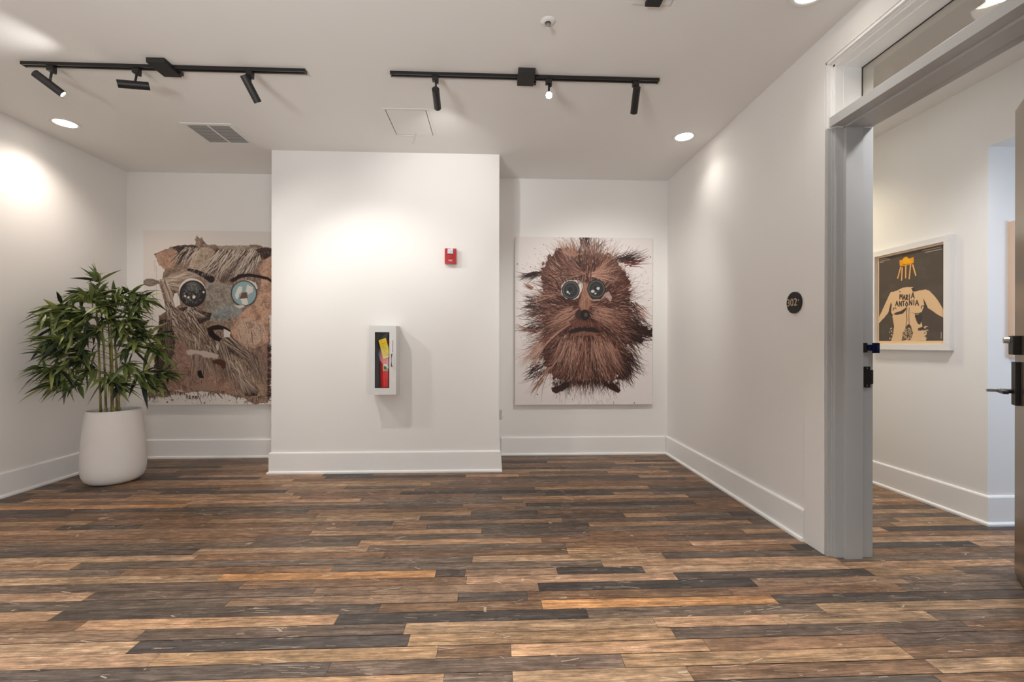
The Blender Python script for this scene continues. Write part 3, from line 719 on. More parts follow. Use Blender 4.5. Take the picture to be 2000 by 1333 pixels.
    fan((200, 700), ((180, 900), (240, 920)), 70, 2.0, dk+tp, 30, 30, 8, .8)
    p.a = np.where(body[..., None] > .3, p.a*1.14, p.a)
    # eyebrows
    p.stroke([(345, 312), (400, 325), (440, 345), (480, 365), (500, 378)], 9, 25, (36, 24, 22))
    for k in range(22): p.hair(350+150*r.random(), 315+50*r.random(), -1.2+.5*r.random(), 26, 2.0, .8, pale[0], .4, .8)
    p.stroke([(650, 385), (700, 356), (760, 346), (830, 356), (890, 368), (932, 400)], 14, 7, (36, 24, 22))
    for k in range(70): x = 680+250*r.random(); p.hair(x, 350+(x-680)**2*.0007, -.9+.5*r.random(), 16, 2, .8, (40, 28, 25), .4, .9)
    # left eye
    p.ell(370, 464, 92, 92, (222, 214, 206), 1, 2, 3); p.ell(374, 482, 88, 92, (48, 45, 46), 1, 2)
    p.ell(372, 430, 44, 34, (108, 108, 104), .8, 16, 8)
    for k in range(90):
        a = r.random()*6.28; d = 76*r.random()**.6; p.hair(374+math.cos(a)*d, 482+math.sin(a)*d, r.random()*6, 30*r.random()+8, 2.2, .6, r.choice([(150, 150, 146), (30, 26, 28), (96, 92, 92), (200, 196, 190)]), 1.4, .6)
    for (x, y, q) in ((382, 505, 10), (322, 500, 7), (345, 508, 6), (448, 470, 7)): p.ell(x, y, q, q*1.2, (222, 216, 210), 1, 2, 4)
    p.stroke([(374+88*math.cos(i*.3), 482+92*math.sin(i*.3)) for i in range(22)], 3.5, 3.5, (26, 22, 22), .9)
    # right eye
    p.poly([(690,392),(760,382),(812,400),(822,440),(800,480),(760,440)], (222, 216, 210), 6, 2)
    p.ell(728, 478, 88, 90, (140, 168, 174), 1, 2); m = np.clip((n2-.5)*6, 0, 1)
    p.ell(728, 478, 76, 78, (160, 186, 190), .5, 10, 10)
    p.poly([(690,432),(718,428),(716,462),(700,488),(678,520),(664,490)], (226, 222, 216), 8, 2); p.poly([(752,420),(792,425),(784,470),(750,484),(740,458)], (226, 222, 216), 8, 2)
    p.poly([(708,478),(752,470),(756,512),(720,520),(700,508)], (112, 82, 70), 8, 3); p.poly([(700,520),(752,514),(760,548),(742,562),(715,552)], (228, 224, 218), 8, 2)
    p.stroke([(728+88*math.cos(i*.3), 478+90*math.sin(i*.3)) for i in range(22)], 3.0, 3.0, (38, 36, 36), .95)
    p.poly([(655,568),(720,560),(740,578),(690,584)], (216, 206, 198), 6, 2)
    # nostril, tooth, mouth, notches
    p.poly([(470,728),(505,708),(560,702),(610,722),(640,748),(600,742),(560,732),(515,740),(540,775),(575,800),(560,825),(510,800),(480,772)], (36, 24, 21), 6, 2)
    p.poly([(588,730),(612,742),(634,752),(630,792),(588,790)], (222, 214, 206), 4, 2)
    p.poly([(330,892),(360,878),(440,886),(500,896),(556,922),(545,948),(470,936),(400,908),(345,916)], (200, 184, 172), 10, 3, .95)
    p.ell(545, 862, 10, 24, (206, 194, 184), .9, 4, 5)
    p.poly([(508,952),(560,945),(600,965),(604,1005),(575,1012),(560,985),(520,975)], (84, 52, 42), 8, 4)
    p.poly([(408,1030),(432,1025),(452,1082),(425,1080),(408,1060)], (32, 26, 26), 4, 2)
    p.poly([(245,480),(272,478),(290,560),(255,580),(240,540)], (223, 216, 210), 4, 2)
    p.poly([(245,1165),(300,1160),(320,1180),(270,1192)], (206, 190, 180), 8, 3, .8)
    p.poly([(380,1130),(470,1100),(520,1110),(540,1170),(430,1165),(370,1160)], (156, 128, 112), 12, 6, .8)
    # lobe on the left
    p.ell(82, 404, 49, 28, (126, 113, 99), 1, 3, 3); fan((100, 404), ((140, 390), (165, 410)), 24, 3.0, tp, 14, 6, 4)
    for k in range(40): p.hair(45+60*r.random(), 392+24*r.random(), .1*r.random(), 30, 1.4, .6, r.choice(tp+pale), .2, .6)
    # frayed right edge, drips, spatter
    for k in range(90):
        y = 840+400*r.random(); p.hair(895, y, -.5+1.0*r.random(), 20+30*r.random(), 3.0, .8, r.choice(dk+[(96, 70, 62)]), .3, .9)
    for k in range(120):
        x = 60+820*r.random(); p.hair(x, 1190+20*math.sin(x*.02)+(40 if x > 720 else 0), PI/2+(r.random()-.5)*.6, 14+22*r.random(), 2.6, .8, r.choice([(96, 72, 62), (120, 98, 84), (64, 48, 42)]), .3, .9)
    p.stroke([(408, 1190), (436, 1262)], 2.2, 1.5, (50, 40, 38)); p.stroke([(548, 1190), (580, 1225)], 5, 2, (84, 68, 60)); p.stroke([(515, 1190), (522, 1212)], 3, 1.5, (60, 48, 44))
    for x, y0, y1 in ((124, 290, 430), (126, 430, 560), (98, 540, 700), (268, 480, 560), (112, 250, 330)): p.stroke([(x, y0), (x+2, y1)], .9, .7, (96, 84, 76), .8)
    for k in range(140):
        x = 60+860*r.random(); y = 1205+55*r.random(); q = .7+2.6*r.random()**4; p.ell(x, y, q, q, r.choice(dk), .85, 1)
    for k in range(60): x, y = 60+100*r.random(), 180+520*r.random(); q = .6+.9*r.random(); p.ell(x, y, q, q, (90, 80, 74), .7, 1)
    p.stroke([(95, 1250), (105, 1235), (112, 1255), (122, 1238), (132, 1252), (140, 1240)], 1.2, 1, (70, 60, 56), .8)
    for x, y in ((200, 1250), (232, 1236), (356, 1224), (455, 1258)): p.ell(x, y, 5, 5, (40, 34, 34), 1, 2)
    return p
PW1, PH1 = 1.440, 1.755
t = empty('canvas_painting', (-2.785, YB, 1.424), 'large abstract canvas painting of a distorted brown and peach face behind the potted bamboo', 'painting')
bx('canvas', (-PW1/2, -.045, -PH1/2), (PW1/2, -.002, PH1/2), M['canvas_side'], t, .002)
painting_abstract().mesh('painted_face', PW1-.003, PH1-.003, PAINTM, t, Matrix.Translation((-PW1/2+.0015, -.0462, PH1/2-.0015)))

# ---------------------------------------------------------------- framed poster on the wall of the far room
def poster():
    W_, H_ = 700., 940.
    p = Paint(-30, -20, W_+30, H_+40, .42, srgb_paper := (226, 196, 158), 5)
    r = p.R
    def u(x, y):      # author in the coordinates of the photo crop, straightened to the sheet
        t_ = (x-115)/700; top = 285-160*t_; return ((x-115)/700*W_, (y-top)/(1198-top)*H_)
    U = lambda L_: [u(*q) for q in L_]
    gr = (86, 76, 68); pa = (226, 190, 148); dkk = (74, 64, 58)
    p.poly([(0, 0), (W_, 0), (W_, H_), (0, H_)], gr, 0, 1.5)
    n = p.noise(90, 4); p.fill(p.mask([(0, 0), (W_, 0), (W_, H_), (0, H_)])*np.clip((n-.5)*3, 0, 1), (104, 94, 84), .4)
    body = [(115,930),(160,850),(200,770),(240,690),(262,655),(330,640),(372,618),(400,606),(450,600),(510,598),(525,618),(512,640),(530,650),(590,635),(640,625),(680,640),(730,700),(770,760),(815,850),(835,860),(835,960),(760,905),(690,850),(650,820),(622,730),(630,800),(600,880),(565,905),(530,905),(545,970),(560,1005),(585,1020),(600,985),(610,1040),(560,1060),(580,1085),(640,1075),(655,1110),(640,1198),(265,1198),(290,1120),(300,1040),(290,980),(278,925),(262,880),(268,800),(262,770),(245,830),(225,890),(180,940),(115,1000)]
    p.poly(U(body), pa, 3, 1.5)
    p.poly(U([(262,770),(272,800),(262,880),(285,910),(278,925),(232,900),(245,830)]), dkk, 2, 1.5)
    p.poly(U([(620,725),(640,770),(665,830),(640,830),(626,790)]), dkk, 2, 1.5)
    p.poly(U([(290,905),(320,880),(380,865),(440,822),(432,860),(400,895),(340,908)]), dkk, 3, 1.5)
    p.poly(U([(485,880),(530,892),(575,888),(610,872),(590,895),(540,902)]), dkk, 3, 1.5)
    for cx, cy in ((300, 848), (610, 825)):
        p.stroke(U([(cx-12, cy+10), (cx-8, cy-14), (cx+14, cy-18), (cx+24, cy-2)]), 5, 3, dkk)
    p.poly(U([(490,610),(520,602),(528,625),(515,650),(520,680),(505,640)]), dkk, 3, 1.5)
    p.ell(*u(366, 650), 6, 8, dkk)
    p.stroke(U([(445, 830), (440, 900), (446, 960), (436, 1020), (430, 1060)]), 4, 3, dkk); p.stroke(U([(470, 830), (466, 920), (470, 1000), (474, 1040)]), 3, 3, dkk)
    p.poly(U([(565,905),(600,900),(612,930),(600,985),(575,1010),(552,975),(530,920)]), dkk, 5, 1.5)
    p.poly(U([(560,1075),(590,1055),(640,1045),(642,1060),(600,1068),(570,1085)]), dkk, 4, 1.5)
    p.poly(U([(430,1050),(455,1010),(480,1020),(500,1060),(512,1110),(490,1190),(390,1192),(400,1110)]), dkk, 5, 1.5)
    for k in range(60):
        x, y = u(405+95*r.random(), 1050+135*r.random()); p.hair(x, y, r.random()*6, 24, 2.6, 1.6, pa, 2, .9)
    for k in range(46):
        s_ = r.choice((0, 1)); x, y = u((262 if s_ == 0 else 640)+(r.random()-.5)*34, 1030+165*r.random()); p.hair(x, y, r.random()*6, 16, 4, 2, r.choice([pa, dkk, (215, 205, 192)]), 2, 1)
    # crown and candles
    og = (238, 158, 30)
    p.poly(U([(362,298),(395,290),(412,268),(442,258),(470,278),(515,262),(520,330),(505,338),(470,350),(420,362),(365,368)]), og, 5, 1.5)
    p.poly(U([(385,310),(440,268),(500,320),(430,345)]), (246, 180, 30), 6, 4, .8)
    p.stroke(U([(400, 352), (430, 348), (470, 340)]), 3, 2, (120, 80, 40))
    for a_, b_ in (((375,378),(340,500)),((392,385),(385,522)),((432,365),(430,495)),((484,350),(470,505)),((508,352),(540,468))):
        p.stroke(U([a_, b_]), 8, 7, (222, 160, 84)); p.stroke(U([a_, b_]), 3, 3, (238, 190, 120))
    # lettering drawn by hand
    G = {'M': [[(0,1),(.1,0),(.5,.55),(.9,0),(1,1)]], 'A': [[(0,1),(.5,0),(1,1)],[(.22,.62),(.8,.62)]], 'R': [[(.1,1),(.1,0),(.8,.12),(.75,.42),(.15,.5),(.95,1)]],
         'I': [[(.5,0),(.5,1)]], 'N': [[(.05,1),(.1,0),(.9,1),(.95,0)]], 'T': [[(0,.05),(1,0)],[(.5,.03),(.5,1)]], 'O': [[(.5,0),(.05,.5),(.4,1),(.95,.6),(.5,0)]]}
    def word(s_, boxes):
        for ch, (x0, y0, x1, y1) in zip(s_, boxes):
            for ln in G[ch]: p.stroke(U([(x0+(x1-x0)*a_, y0+(y1-y0)*b_) for a_, b_ in ln]), 5.2, 5.2, (66, 52, 46))
    word('MARIA', [(364,680,394,733),(402,688,426,738),(434,686,458,742),(466,680,478,735),(492,666,524,722)])
    word('ANTONIA', [(316,756,346,808),(358,758,386,812),(392,754,420,806),(428,762,456,816),(470,746,502,800),(514,742,526,796),(536,748,570,804)])
    # small print, far too small to read
    for (x, y, ln) in ((128, 300, 90), (128, 318, 120), (128, 333, 40), (610, 195, 180), (640, 213, 150)):
        x0, y0 = u(x, y); q = x0
        while q < x0+ln:
            w_ = 6+10*r.random(); p.stroke([(q, y0), (q+w_, y0+(r.random()-.5)*3)], 3, 3, (205, 190, 172), .85); q += w_+4
    x0, y0 = u(795, 1105)
    for k in range(9): p.stroke([(x0, y0+k*7), (x0, y0+k*7+4)], 3, 3, (205, 190, 172), .8)
    return p
t = empty('framed_poster', (XP, 3.328, 1.530), 'white framed poster lettered MARIA ANTONIA on the wall of the far room', 'poster')
FW, FH = .330, .405      # half sizes
bm = bmesh.new()
z0, z1, y0_, y1_ = -FH, FH, -FW, FW; fw = .044
for a, b in (((-.034, y0_, z0), (0, y1_, z0+fw)), ((-.034, y0_, z1-fw), (0, y1_, z1)), ((-.034, y0_, z0+fw), (0, y0_+fw, z1-fw)), ((-.034, y1_-fw, z0+fw), (0, y1_, z1-fw))):
    box(bm, a, b, .0015)
link('frame', bm, M['poster_frame'], t)
bx('backing', (-.012, y0_+.03, z0+.03), (-.006, y1_-.03, z1-.03), mat('paper_backing', srgb(226, 196, 158), .7, noise=.02), t)
iw, ih = 2*(FW-fw)+.004, 2*(FH-fw)+.004
poster().mesh('print', iw, ih, PRINTM, t, Matrix.Translation((-.0135, iw/2, ih/2)) @ Matrix.Rotation(-PI/2, 4, 'Z'))

# picture of pale wood on the alcove wall, mostly hidden by the door
t = empty('wood_picture', (3.345, AY, 1.524), 'pale pinkish wood panel hanging on the alcove wall beside the open door', 'picture')
bx('panel', (0, -.028, -.437), (.62, -.002, .437), M['wood_pic'], t, .002)
bx('side_strip', (-.006, -.030, -.440), (0, -.001, .440), mat('wood_edge', srgb(215, 185, 160), .6, noise=.06), t)

# ---------------------------------------------------------------- track lights
def track(x0, x1, feed, heads, label):
    cx = (x0+x1)/2; yT = 2.905
    t = empty('track_light', (cx, yT, H), label, 'track light', 'ceiling track lights')
    bm = bmesh.new()
    hw = .0175
    prism(bm, [(-hw, 0), (-hw, -.019), (-.007, -.019), (-.007, -.012), (.007, -.012), (.007, -.019), (hw, -.019), (hw, 0)], x0-cx, x1-cx, 'x')
    link('rail', bm, M['black'], t)
    for e in (x0, x1): bx('end_cap', (e-cx-.004, -.019, -.0205), (e-cx+.004, .019, 0), M['black'], t, .001)
    fx = feed-cx
    pf = bx('power_feed', (fx-.058, -.090, -.030), (fx+.050, .065, -.0006), M['black_dull'], t, .003)
    bx('feed_tab', (fx+.052, .03, -.026), (fx+.066, .06, -.004), M['black'], pf, .001)
    for hx, c, d, on in heads:
        d = Vector(d).normalized(); c = Vector(c)-Vector((cx, yT, H)); mx = hx-cx
        bm = bmesh.new(); cyl(bm, c-d*.078, c+d*.068, .0235, n=32)
        # hollow front rim
        q = d.to_track_quat('Z', 'Y'); rim = []
        rr = [(.0235, .068), (.0235, .080), (.0205, .080), (.0205, .0685)]
        rings = [[bm.verts.new(c+d*z+(q @ Vector((math.cos(2*PI*k/32)*r_, math.sin(2*PI*k/32)*r_, 0)))) for k in range(32)] for r_, z in rr]
        for A, B in zip(rings, rings[1:]):
            for k in range(32): bm.faces.new((A[k], A[(k+1) % 32], B[(k+1) % 32], B[k]))
        head = link('spotlight_barrel', bm, M['black'], t, smooth=40)
        bm = bmesh.new(); cyl(bm, c+d*.0685, c+d*.0715, .0200, n=32); link('lit_lens', bm, M['spot_lit'], head)
        bm = bmesh.new(); box(bm, (mx-.022, -.015, -.050), (mx+.018, .015, -.019), .003); box(bm, (mx+.004, -.013, -.062), (mx+.018, .013, -.048), .002)
        piv = Vector((c.x*.6+mx*.4, c.y*.6, c.z+.020))
        tube(bm, [(mx, 0, -.045), (mx*.7+piv.x*.3, piv.y*.3, -.062), piv, c], .0065, 12)
        link('track_adapter', bm, M['black'], head, smooth=40)
        wp = Vector((cx, yT, H))+c+d*.084
        lo = lamp('spot_beam', 'SPOT', (0, 0, 0), (0, 0, -1), on, (1, .97, .92), spot_size=math.radians(86), spot_blend=.8, shadow_soft_size=.014)
        lo.location = c+d*.084; lo.rotation_euler = d.to_track_quat('-Z', 'Y').to_euler(); lo.parent = t
    return t
track(-2.897, -1.190, -2.043, [
    (-2.73, (-2.742, 2.90, 2.770), (.68, .40, -.58), 50),
    (-2.22, (-2.236, 2.90, 2.776), (-.84, -.50, -.20), 20),
    (-1.53, (-1.530, 2.91, 2.776), (.30, .62, -.86), 46)], 'black ceiling track light at left above the abstract painting, three spotlights')
track(-.652, 1.075, .213, [
    (-.37, (-.367, 2.93, 2.752), (-.04, 1, -.24), 17),
    (.359, (.357, 2.89, 2.770), (-.10, -.90, -.50), 8),
    (.929, (.927, 2.91, 2.762), (.10, .72, -.69), 60)], 'black ceiling track light at right, its middle spotlight glaring toward the room')

# ---------------------------------------------------------------- recessed ceiling lights
def recessed(x, y, label, e, col, r=.100):
    t = empty('recessed_light', (x, y, H), label, 'ceiling light', 'recessed round ceiling lights')
    bm = bmesh.new(); lathe(bm, [(r*.70, -.002), (r*.78, -.006), (r*.97, -.005), (r, 0), (r*.70, 0), (r*.70, -.002)], 48); link('trim_ring', bm, M['white_plastic'], t, smooth=40)
    bm = bmesh.new(); lathe(bm, [(0, -.004), (r*.6, -.0035), (r*.70, -.0025)], 48); link('diffuser', bm, M['lit'], t, smooth=40)
    lo = lamp('downlight_beam', 'SPOT', (0, 0, -.03), (0, 0, -1), e, col, spot_size=math.radians(136), spot_blend=1, shadow_soft_size=.07)
    lo.parent = t
recessed(-3.368, 3.690, 'round recessed ceiling light by the left wall, over the plant', 48, (1, .88, .78))
recessed(1.592, 3.698, 'round recessed ceiling light by the right wall, near the shaggy face painting', 12, (1, .95, .87))
recessed(1.560, 2.150, 'round recessed ceiling light cut off by the top edge, nearest the doorway', 11, (1, .96, .90))
recessed(2.520, 2.110, 'round recessed light in the far room, seen through the transom glass', 120, (.98, .98, 1))
recessed(2.640, 4.000, 'round recessed light deep in the far room, over the poster wall', 68, (1, .86, .62))

# ---------------------------------------------------------------- air vent, access panel, sprinkler, ceiling plate
t = empty('air_vent', (-2.262, 3.822, H), 'square white ceiling air vent with grey louvres, left of the wall breast', 'vent')
bm = bmesh.new(); a = .198; b_ = .165; q = .186
for A, B in (((-a, -q, -.008), (a, -q+.030, 0)), ((-a, q-.030, -.008), (a, q, 0)), ((-a, -q+.030, -.008), (-b_, q-.030, 0)), ((b_, -q+.030, -.008), (a, q-.030, 0)), ((-.007, -q+.03, -.008), (.007, q-.03, 0))): box(bm, A, B, .0015)
link('frame', bm, M['white_plastic'], t)
bx('duct_shadow', (-b_, -q+.03, -.0016), (b_, q-.03, -.0004), M['vent_dark'], t)
for sx in (-1, 1):
    bm = bmesh.new()
    for k in range(5):
        yy = -q+.044+k*.060; x0, x1 = sorted((sx*.009, sx*(b_-.001)))
        prism(bm, [(yy, -.0020), (yy+.044, -.0075), (yy+.045, -.0060), (yy+.002, -.0018)], x0, x1, 'x')
    link('louvre_bank', bm, M['slat'], t)

t = empty('access_panel', (-.650, 3.567, H), 'square white ceiling access panel with a thin gap around its hatch', 'access panel')
bm = bmesh.new(); a, q, f_ = .170, .222, .018
for A, B in (((-a, -q, -.003), (a, -q+f_, 0)), ((-a, q-f_, -.003), (a, q, 0)), ((-a, -q+f_, -.003), (-a+f_, q-f_, 0)), ((a-f_, -q+f_, -.003), (a, q-f_, 0))): box(bm, A, B, .0008)
link('frame', bm, M['ceiling'], t)
bx('gap', (-a+f_, -q+f_, -.0008), (a-f_, q-f_, -.0002), M['vent_dark'], t)
bx('hatch', (-a+f_+.0055, -q+f_+.0060, -.0026), (a-f_-.0055, q-f_-.0060, -.0008), M['ceiling'], t, .0006)
bm = bmesh.new(); tube(bm, [(.018, .155, -.002), (.014, .160, -.020), (.000, .168, -.055), (-.014, .172, -.092)], .0016, 8); link('shadow_streak', bm, M['shade_streak'], t)  # thin grey rod added in place of a dangling thing's shadow

t = empty('sprinkler_head', (.292, 2.408, H), 'round white sprinkler head on the ceiling above the right track light', 'sprinkler')
bm = bmesh.new(); lathe(bm, [(.018, -.010), (.026, -.010), (.031, -.006), (.040, -.002), (.041, 0), (.018, 0), (.018, -.010)], 40); link('escutcheon', bm, M['white_plastic'], t, smooth=40)
bm = bmesh.new(); cyl(bm, (0, 0, 0), (0, 0, -.016), .011, n=20); cyl(bm, (0, 0, -.016), (0, 0, -.036), .0035, .002, n=12)
tube(bm, [(-.010, 0, -.012), (-.012, 0, -.026), (0, 0, -.040)], .0018, 8); tube(bm, [(.010, 0, -.012), (.012, 0, -.026), (0, 0, -.040)], .0018, 8)
link('frame_arms', bm, M['chrome'], t, smooth=40)
bm = bmesh.new(); cyl(bm, (0, 0, -.040), (0, 0, -.042), .013, n=24); cyl(bm, (0, 0, -.042), (0, 0, -.045), .004, n=12); link('deflector', bm, M['white_plastic'], t)

t = empty('ceiling_plate', (.800, 2.158, H), 'square white plate with a black block on the ceiling at the top edge', 'ceiling fixture')
bx('plate', (-.097, -.10, -.008), (.097, .10, 0), M['white_plastic'], t, .002)
bx('black_block', (-.038, -.05, -.030), (.038, .085, -.008), M['black_dull'], t, .003)

# ---------------------------------------------------------------- fire alarm strobe
t = empty('fire_alarm', (-.385, YC, 1.958), 'small red fire alarm strobe box high on the wall breast', 'fire alarm')
bm = bmesh.new(); box(bm, (-.052, -.048, -.070), (.052, 0, .070), .010); link('housing', bm, M['red_alarm'], t, smooth=40)
bm = bmesh.new(); box(bm, (-.026, -.060, .018), (.026, -.046, .062), .004); link('strobe_lens', bm, M['clear'], t)['label'] = 'clear reflective strobe lens'
bm = bmesh.new(); cyl(bm, (0, -.054, -.005), (0, -.047, -.005), .018, .020, n=24); link('sounder', bm, M['red_alarm'], t)
text_mesh('lettering', 'FIRE', .020, M['white_plastic'], t, Matrix.Translation((0, -.0488, -.042)) @ Matrix.Rotation(PI/2, 4, 'X'))

# ---------------------------------------------------------------- fire extinguisher cabinet
cab = empty('fire_extinguisher_cabinet', (-.960, YC, 1.022), 'white wall cabinet with a narrow glass window holding a red fire extinguisher', 'cabinet')
w_, h_, d_ = .116, .300, .150
bm = bmesh.new()
for A, B in (((-w_, -d_, -h_), (-w_+.006, 0, h_)), ((w_-.006, -d_, -h_), (w_, 0, h_)), ((-w_+.006, -d_, -h_), (w_-.006, 0, -h_+.006)), ((-w_+.006, -d_, h_-.006), (w_-.006, 0, h_))): box(bm, A, B)
link('body', bm, M['cabinet'], cab)
bx('inner_back', (-w_+.006, -.006, -h_+.006), (w_-.006, -.001, h_-.006), M['cab_in'], cab)
wx0, wx1, wz0, wz1 = -.066, .058, -.242, .244
bm = bmesh.new(); yf, yk = -d_-.014, -d_-.0005
for A, B in (((-w_, yf, -h_), (wx0, yk, h_)), ((wx1, yf, -h_), (w_, yk, h_)), ((wx0, yf, -h_), (wx1, yk, wz0)), ((wx0, yf, wz1), (wx1, yk, h_))): box(bm, A, B)
dr = link('door', bm, M['cabinet'], cab)
bm = bmesh.new()
for A, B in (((wx0, yf-.001, wz0), (wx0+.004, yk, wz1)), ((wx1-.004, yf-.001, wz0), (wx1, yk, wz1)), ((wx0, yf-.001, wz0), (wx1, yk, wz0+.004)), ((wx0, yf-.001, wz1-.004), (wx1, yk, wz1))): box(bm, A, B)
link('window_gasket', bm, M['black_gasket'], dr)
bx('window_pane', (wx0+.003, yf+.004, wz0+.003), (wx1-.003, yf+.007, wz1-.003), M['cab_glass'], dr)
bm = bmesh.new(); hx = .083
tube(bm, [(hx, yf, .052), (hx, yf-.026, .052), (hx, yf-.030, .046), (hx, yf-.030, -.044), (hx, yf-.026, -.050), (hx, yf, -.050)], .0042, 10); link('handle', bm, M['handle'], dr, smooth=60)
text_mesh('lettering', 'FIRE EXTINGUISHER', .0115, M['redink'], dr, Matrix.Translation((hx+.004, yf-.0008, .122)) @ Matrix.Rotation(PI/2, 4, 'X') @ Matrix.Rotation(-PI/2, 4, 'Z'))

ext = empty('fire_extinguisher', (-.944, YC-.078, .7305), 'red fire extinguisher with a yellow tag inside the white wall cabinet', 'fire extinguisher'); ext.scale = (1, 1, 1.13)
bm = bmesh.new(); lathe(bm, [(0, 0), (.046, 0), (.052, .006), (.053, .02), (.053, .285), (.048, .315), (.034, .338), (.018, .350), (.018, .362), (0, .362)], 40); link('cylinder', bm, M['red'], ext, smooth=40)
bm = bmesh.new(); cyl(bm, (0, 0, .360), (0, 0, .392), .016, n=20); box(bm, (-.014, -.016, .380), (.018, .014, .412), .003); cyl(bm, (0, -.012, .396), (0, -.030, .396), .015, n=20); link('valve', bm, M['red'], ext, smooth=40)
bm = bmesh.new()
prism(bm, [(-.040, .424), (-.048, .434), (.020, .488), (.032, .484), (.030, .474), (.010, .444), (.012, .412), (-.010, .412)], -.010, .010, 'y'); link('carry_handle', bm, M['grey_metal'], ext)
bm = bmesh.new(); prism(bm, [(-.030, .405), (-.046, .400), (-.044, .392), (.010, .402), (.012, .412)], -.009, .009, 'y'); link('lever', bm, M['black'], ext)
bm = bmesh.new(); tube(bm, [(.012, .004, .40), (.046, .006, .41), (.062, .004, .36), (.063, 0, .26), (.061, 0, .16), (.060, -.002, .10)], [.006, .008, .008, .008, .008, .010], 12); link('hose', bm, M['black_dull'], ext, smooth=60)
bm = bmesh.new(); prism(bm, [(-.030, .395), (-.024, .422), (-.002, .418), (.006, .335), (.020, .265), (-.026, .250), (-.034, .30)], -.060, -.0585, 'y')
# tag: tilted rectangle with a punched corner mark
bm.free(); bm = bmesh.new()
tg = Matrix.Translation((-.004, -.0640, .352)) @ Matrix.Rotation(math.radians(-17), 4, 'Y')
box(bm, (-.033, -.0008, -.078), (.033, .0008, .072)); bmesh.ops.transform(bm, matrix=tg, verts=bm.verts)
tagm = link('inspection_tag', bm, M['yellow'], ext); tagm['label'] = 'yellow inspection tag'
bm = bmesh.new()
for k in range(7): box(bm, (-.022, -.0014, -.060+k*.016), (.018-(k % 3)*.008, -.0008, -.0575+k*.016))
for k in range(3): box(bm, (-.026+k*.018, -.0014, -.066), (-.0252+k*.018, -.0008, .045))
cyl(bm, (-.010, -.0014, .060), (-.010, -.0006, .060), .005, n=14)
bmesh.ops.transform(bm, matrix=tg, verts=bm.verts); link('tag_print', bm, mat('tag_ink', (.32, .20, .01), .7, noise=.05), tagm)
bm = bmesh.new()
n = 8; pr = []
for i in range(n+1):
    a = -PI/2+(-.42+.84*i/n); pr.append((math.cos(a)*.0536, math.sin(a)*.0536))
pr += [(x*.985, y*.985) for x, y in pr[::-1]]
prism(bm, pr, .175, .225, 'z'); lb = link('label', bm, M['label'], ext); lb['label'] = 'pale green instruction label'
bm = bmesh.new(); box(bm, (-.012, -.0552, .186), (.010, -.0540, .213), .0004); link('label_mark', bm, mat('green_mark', (.10, .25, .08), .6, noise=.1), lb)

# ---------------------------------------------------------------- outlet on the side of the wall breast
t = empty('wall_outlet', (CX1, 4.36, .48), 'small white covered outlet low on the right side of the wall breast', 'outlet')
bx('plate', (0, -.036, -.058), (.006, .036, .058), M['white_plastic'], t, .002)
bx('cover', (.006, -.028, -.045), (.030, .028, .045), M['speaker_white'], t, .004)
bx('plug', (.030, -.012, -.034), (.044, .012, -.012), M['white_plastic'], t, .003)

# ---------------------------------------------------------------- potted bamboo
PX, PY = -3.205, 3.955
pb = empty('potted_bamboo', (PX, PY, 0), 'leafy green artificial bamboo in a tall rounded white pot in the left corner', 'potted plant')
bm = bmesh.new()
lathe(bm, [(0, 0), (.13, 0), (.168, .010), (.196, .034), (.212, .075), (.218, .13), (.2175, .20), (.214, .28), (.208, .37), (.200, .46), (.190, .55), (.184, .592), (.181, .603), (.175, .607), (.168, .603), (.166, .59), (.172, .52), (.18, .5), (0, .5)], 72)
pot = link('pot', bm, M['pot'], pb, smooth=50)
bm = bmesh.new(); lathe(bm, [(0, .545), (.05, .548), (.10, .543), (.168, .540)], 40); link('soil', bm, M['soil'], pot, smooth=60)
CM = bpy.data.materials.new('bamboo_cane'); CM.use_nodes = True
nt = CM.node_tree; b = nt.nodes['Principled BSDF']; b.inputs['Roughness'].default_value = .45
tc = nt.nodes.new('ShaderNodeTexCoord'); wv = nt.nodes.new('ShaderNodeTexNoise'); wv.inputs['Scale'].default_value = 9; mp = nt.nodes.new('ShaderNodeMapping'); mp.inputs['Scale'].default_value = (6, 6, 1.2)
rp = nt.nodes.new('ShaderNodeValToRGB'); rp.color_ramp.elements[0].color = srgb(88, 66, 30); rp.color_ramp.elements[1].color = srgb(150, 142, 66); rp.color_ramp.elements[0].position = .35; rp.color_ramp.elements[1].position = .65
nt.links.new(tc.outputs['Object'], mp.inputs[0]); nt.links.new(mp.outputs[0], wv.inputs['Vector']); nt.links.new(wv.outputs['Fac'], rp.inputs[0]); nt.links.new(rp.outputs[0], b.inputs['Base Color'])
canes = [((-3.269, 3.90), (-3.315, 3.90), 1.60), ((-3.260, 3.94), (-3.303, 3.94), 1.46), ((-3.245, 3.98), (-3.286, 3.98), 1.50), ((-3.175, 3.90), (-3.196, 3.90), 1.44), ((-3.150, 3.94), (-3.215, 3.94), 1.46), ((-3.206, 3.98), (-3.228, 3.98), 1.36)]
cane_pts = []
for (x0, y0), (x1, y1), zt in canes:
    bm = bmesh.new(); pts = []; rad = []
    z = .535; k = 0
    def at(z): u_ = (z-.5)/(zt-.5); bend = math.sin(u_*PI)*.008; return (x0+(x1-x0)*u_-PX+bend, y0+(y1-y0)*u_-PY, z)
    nodes = [.60+j*.105+R.random()*.02 for j in range(12)]
    while z < zt:
        u_ = (z-.5)/(zt-.5); r_ = .0092*(1-.5*u_)
        dn = min(abs(z-q_) for q_ in nodes)
        if dn < .004: r_ *= 1.22
        pts.append(at(z)); rad.append(r_); z += .008
    tube(bm, pts, rad, 10); link('cane', bm, CM, pb, smooth=60)
    cane_pts.append((at, zt))
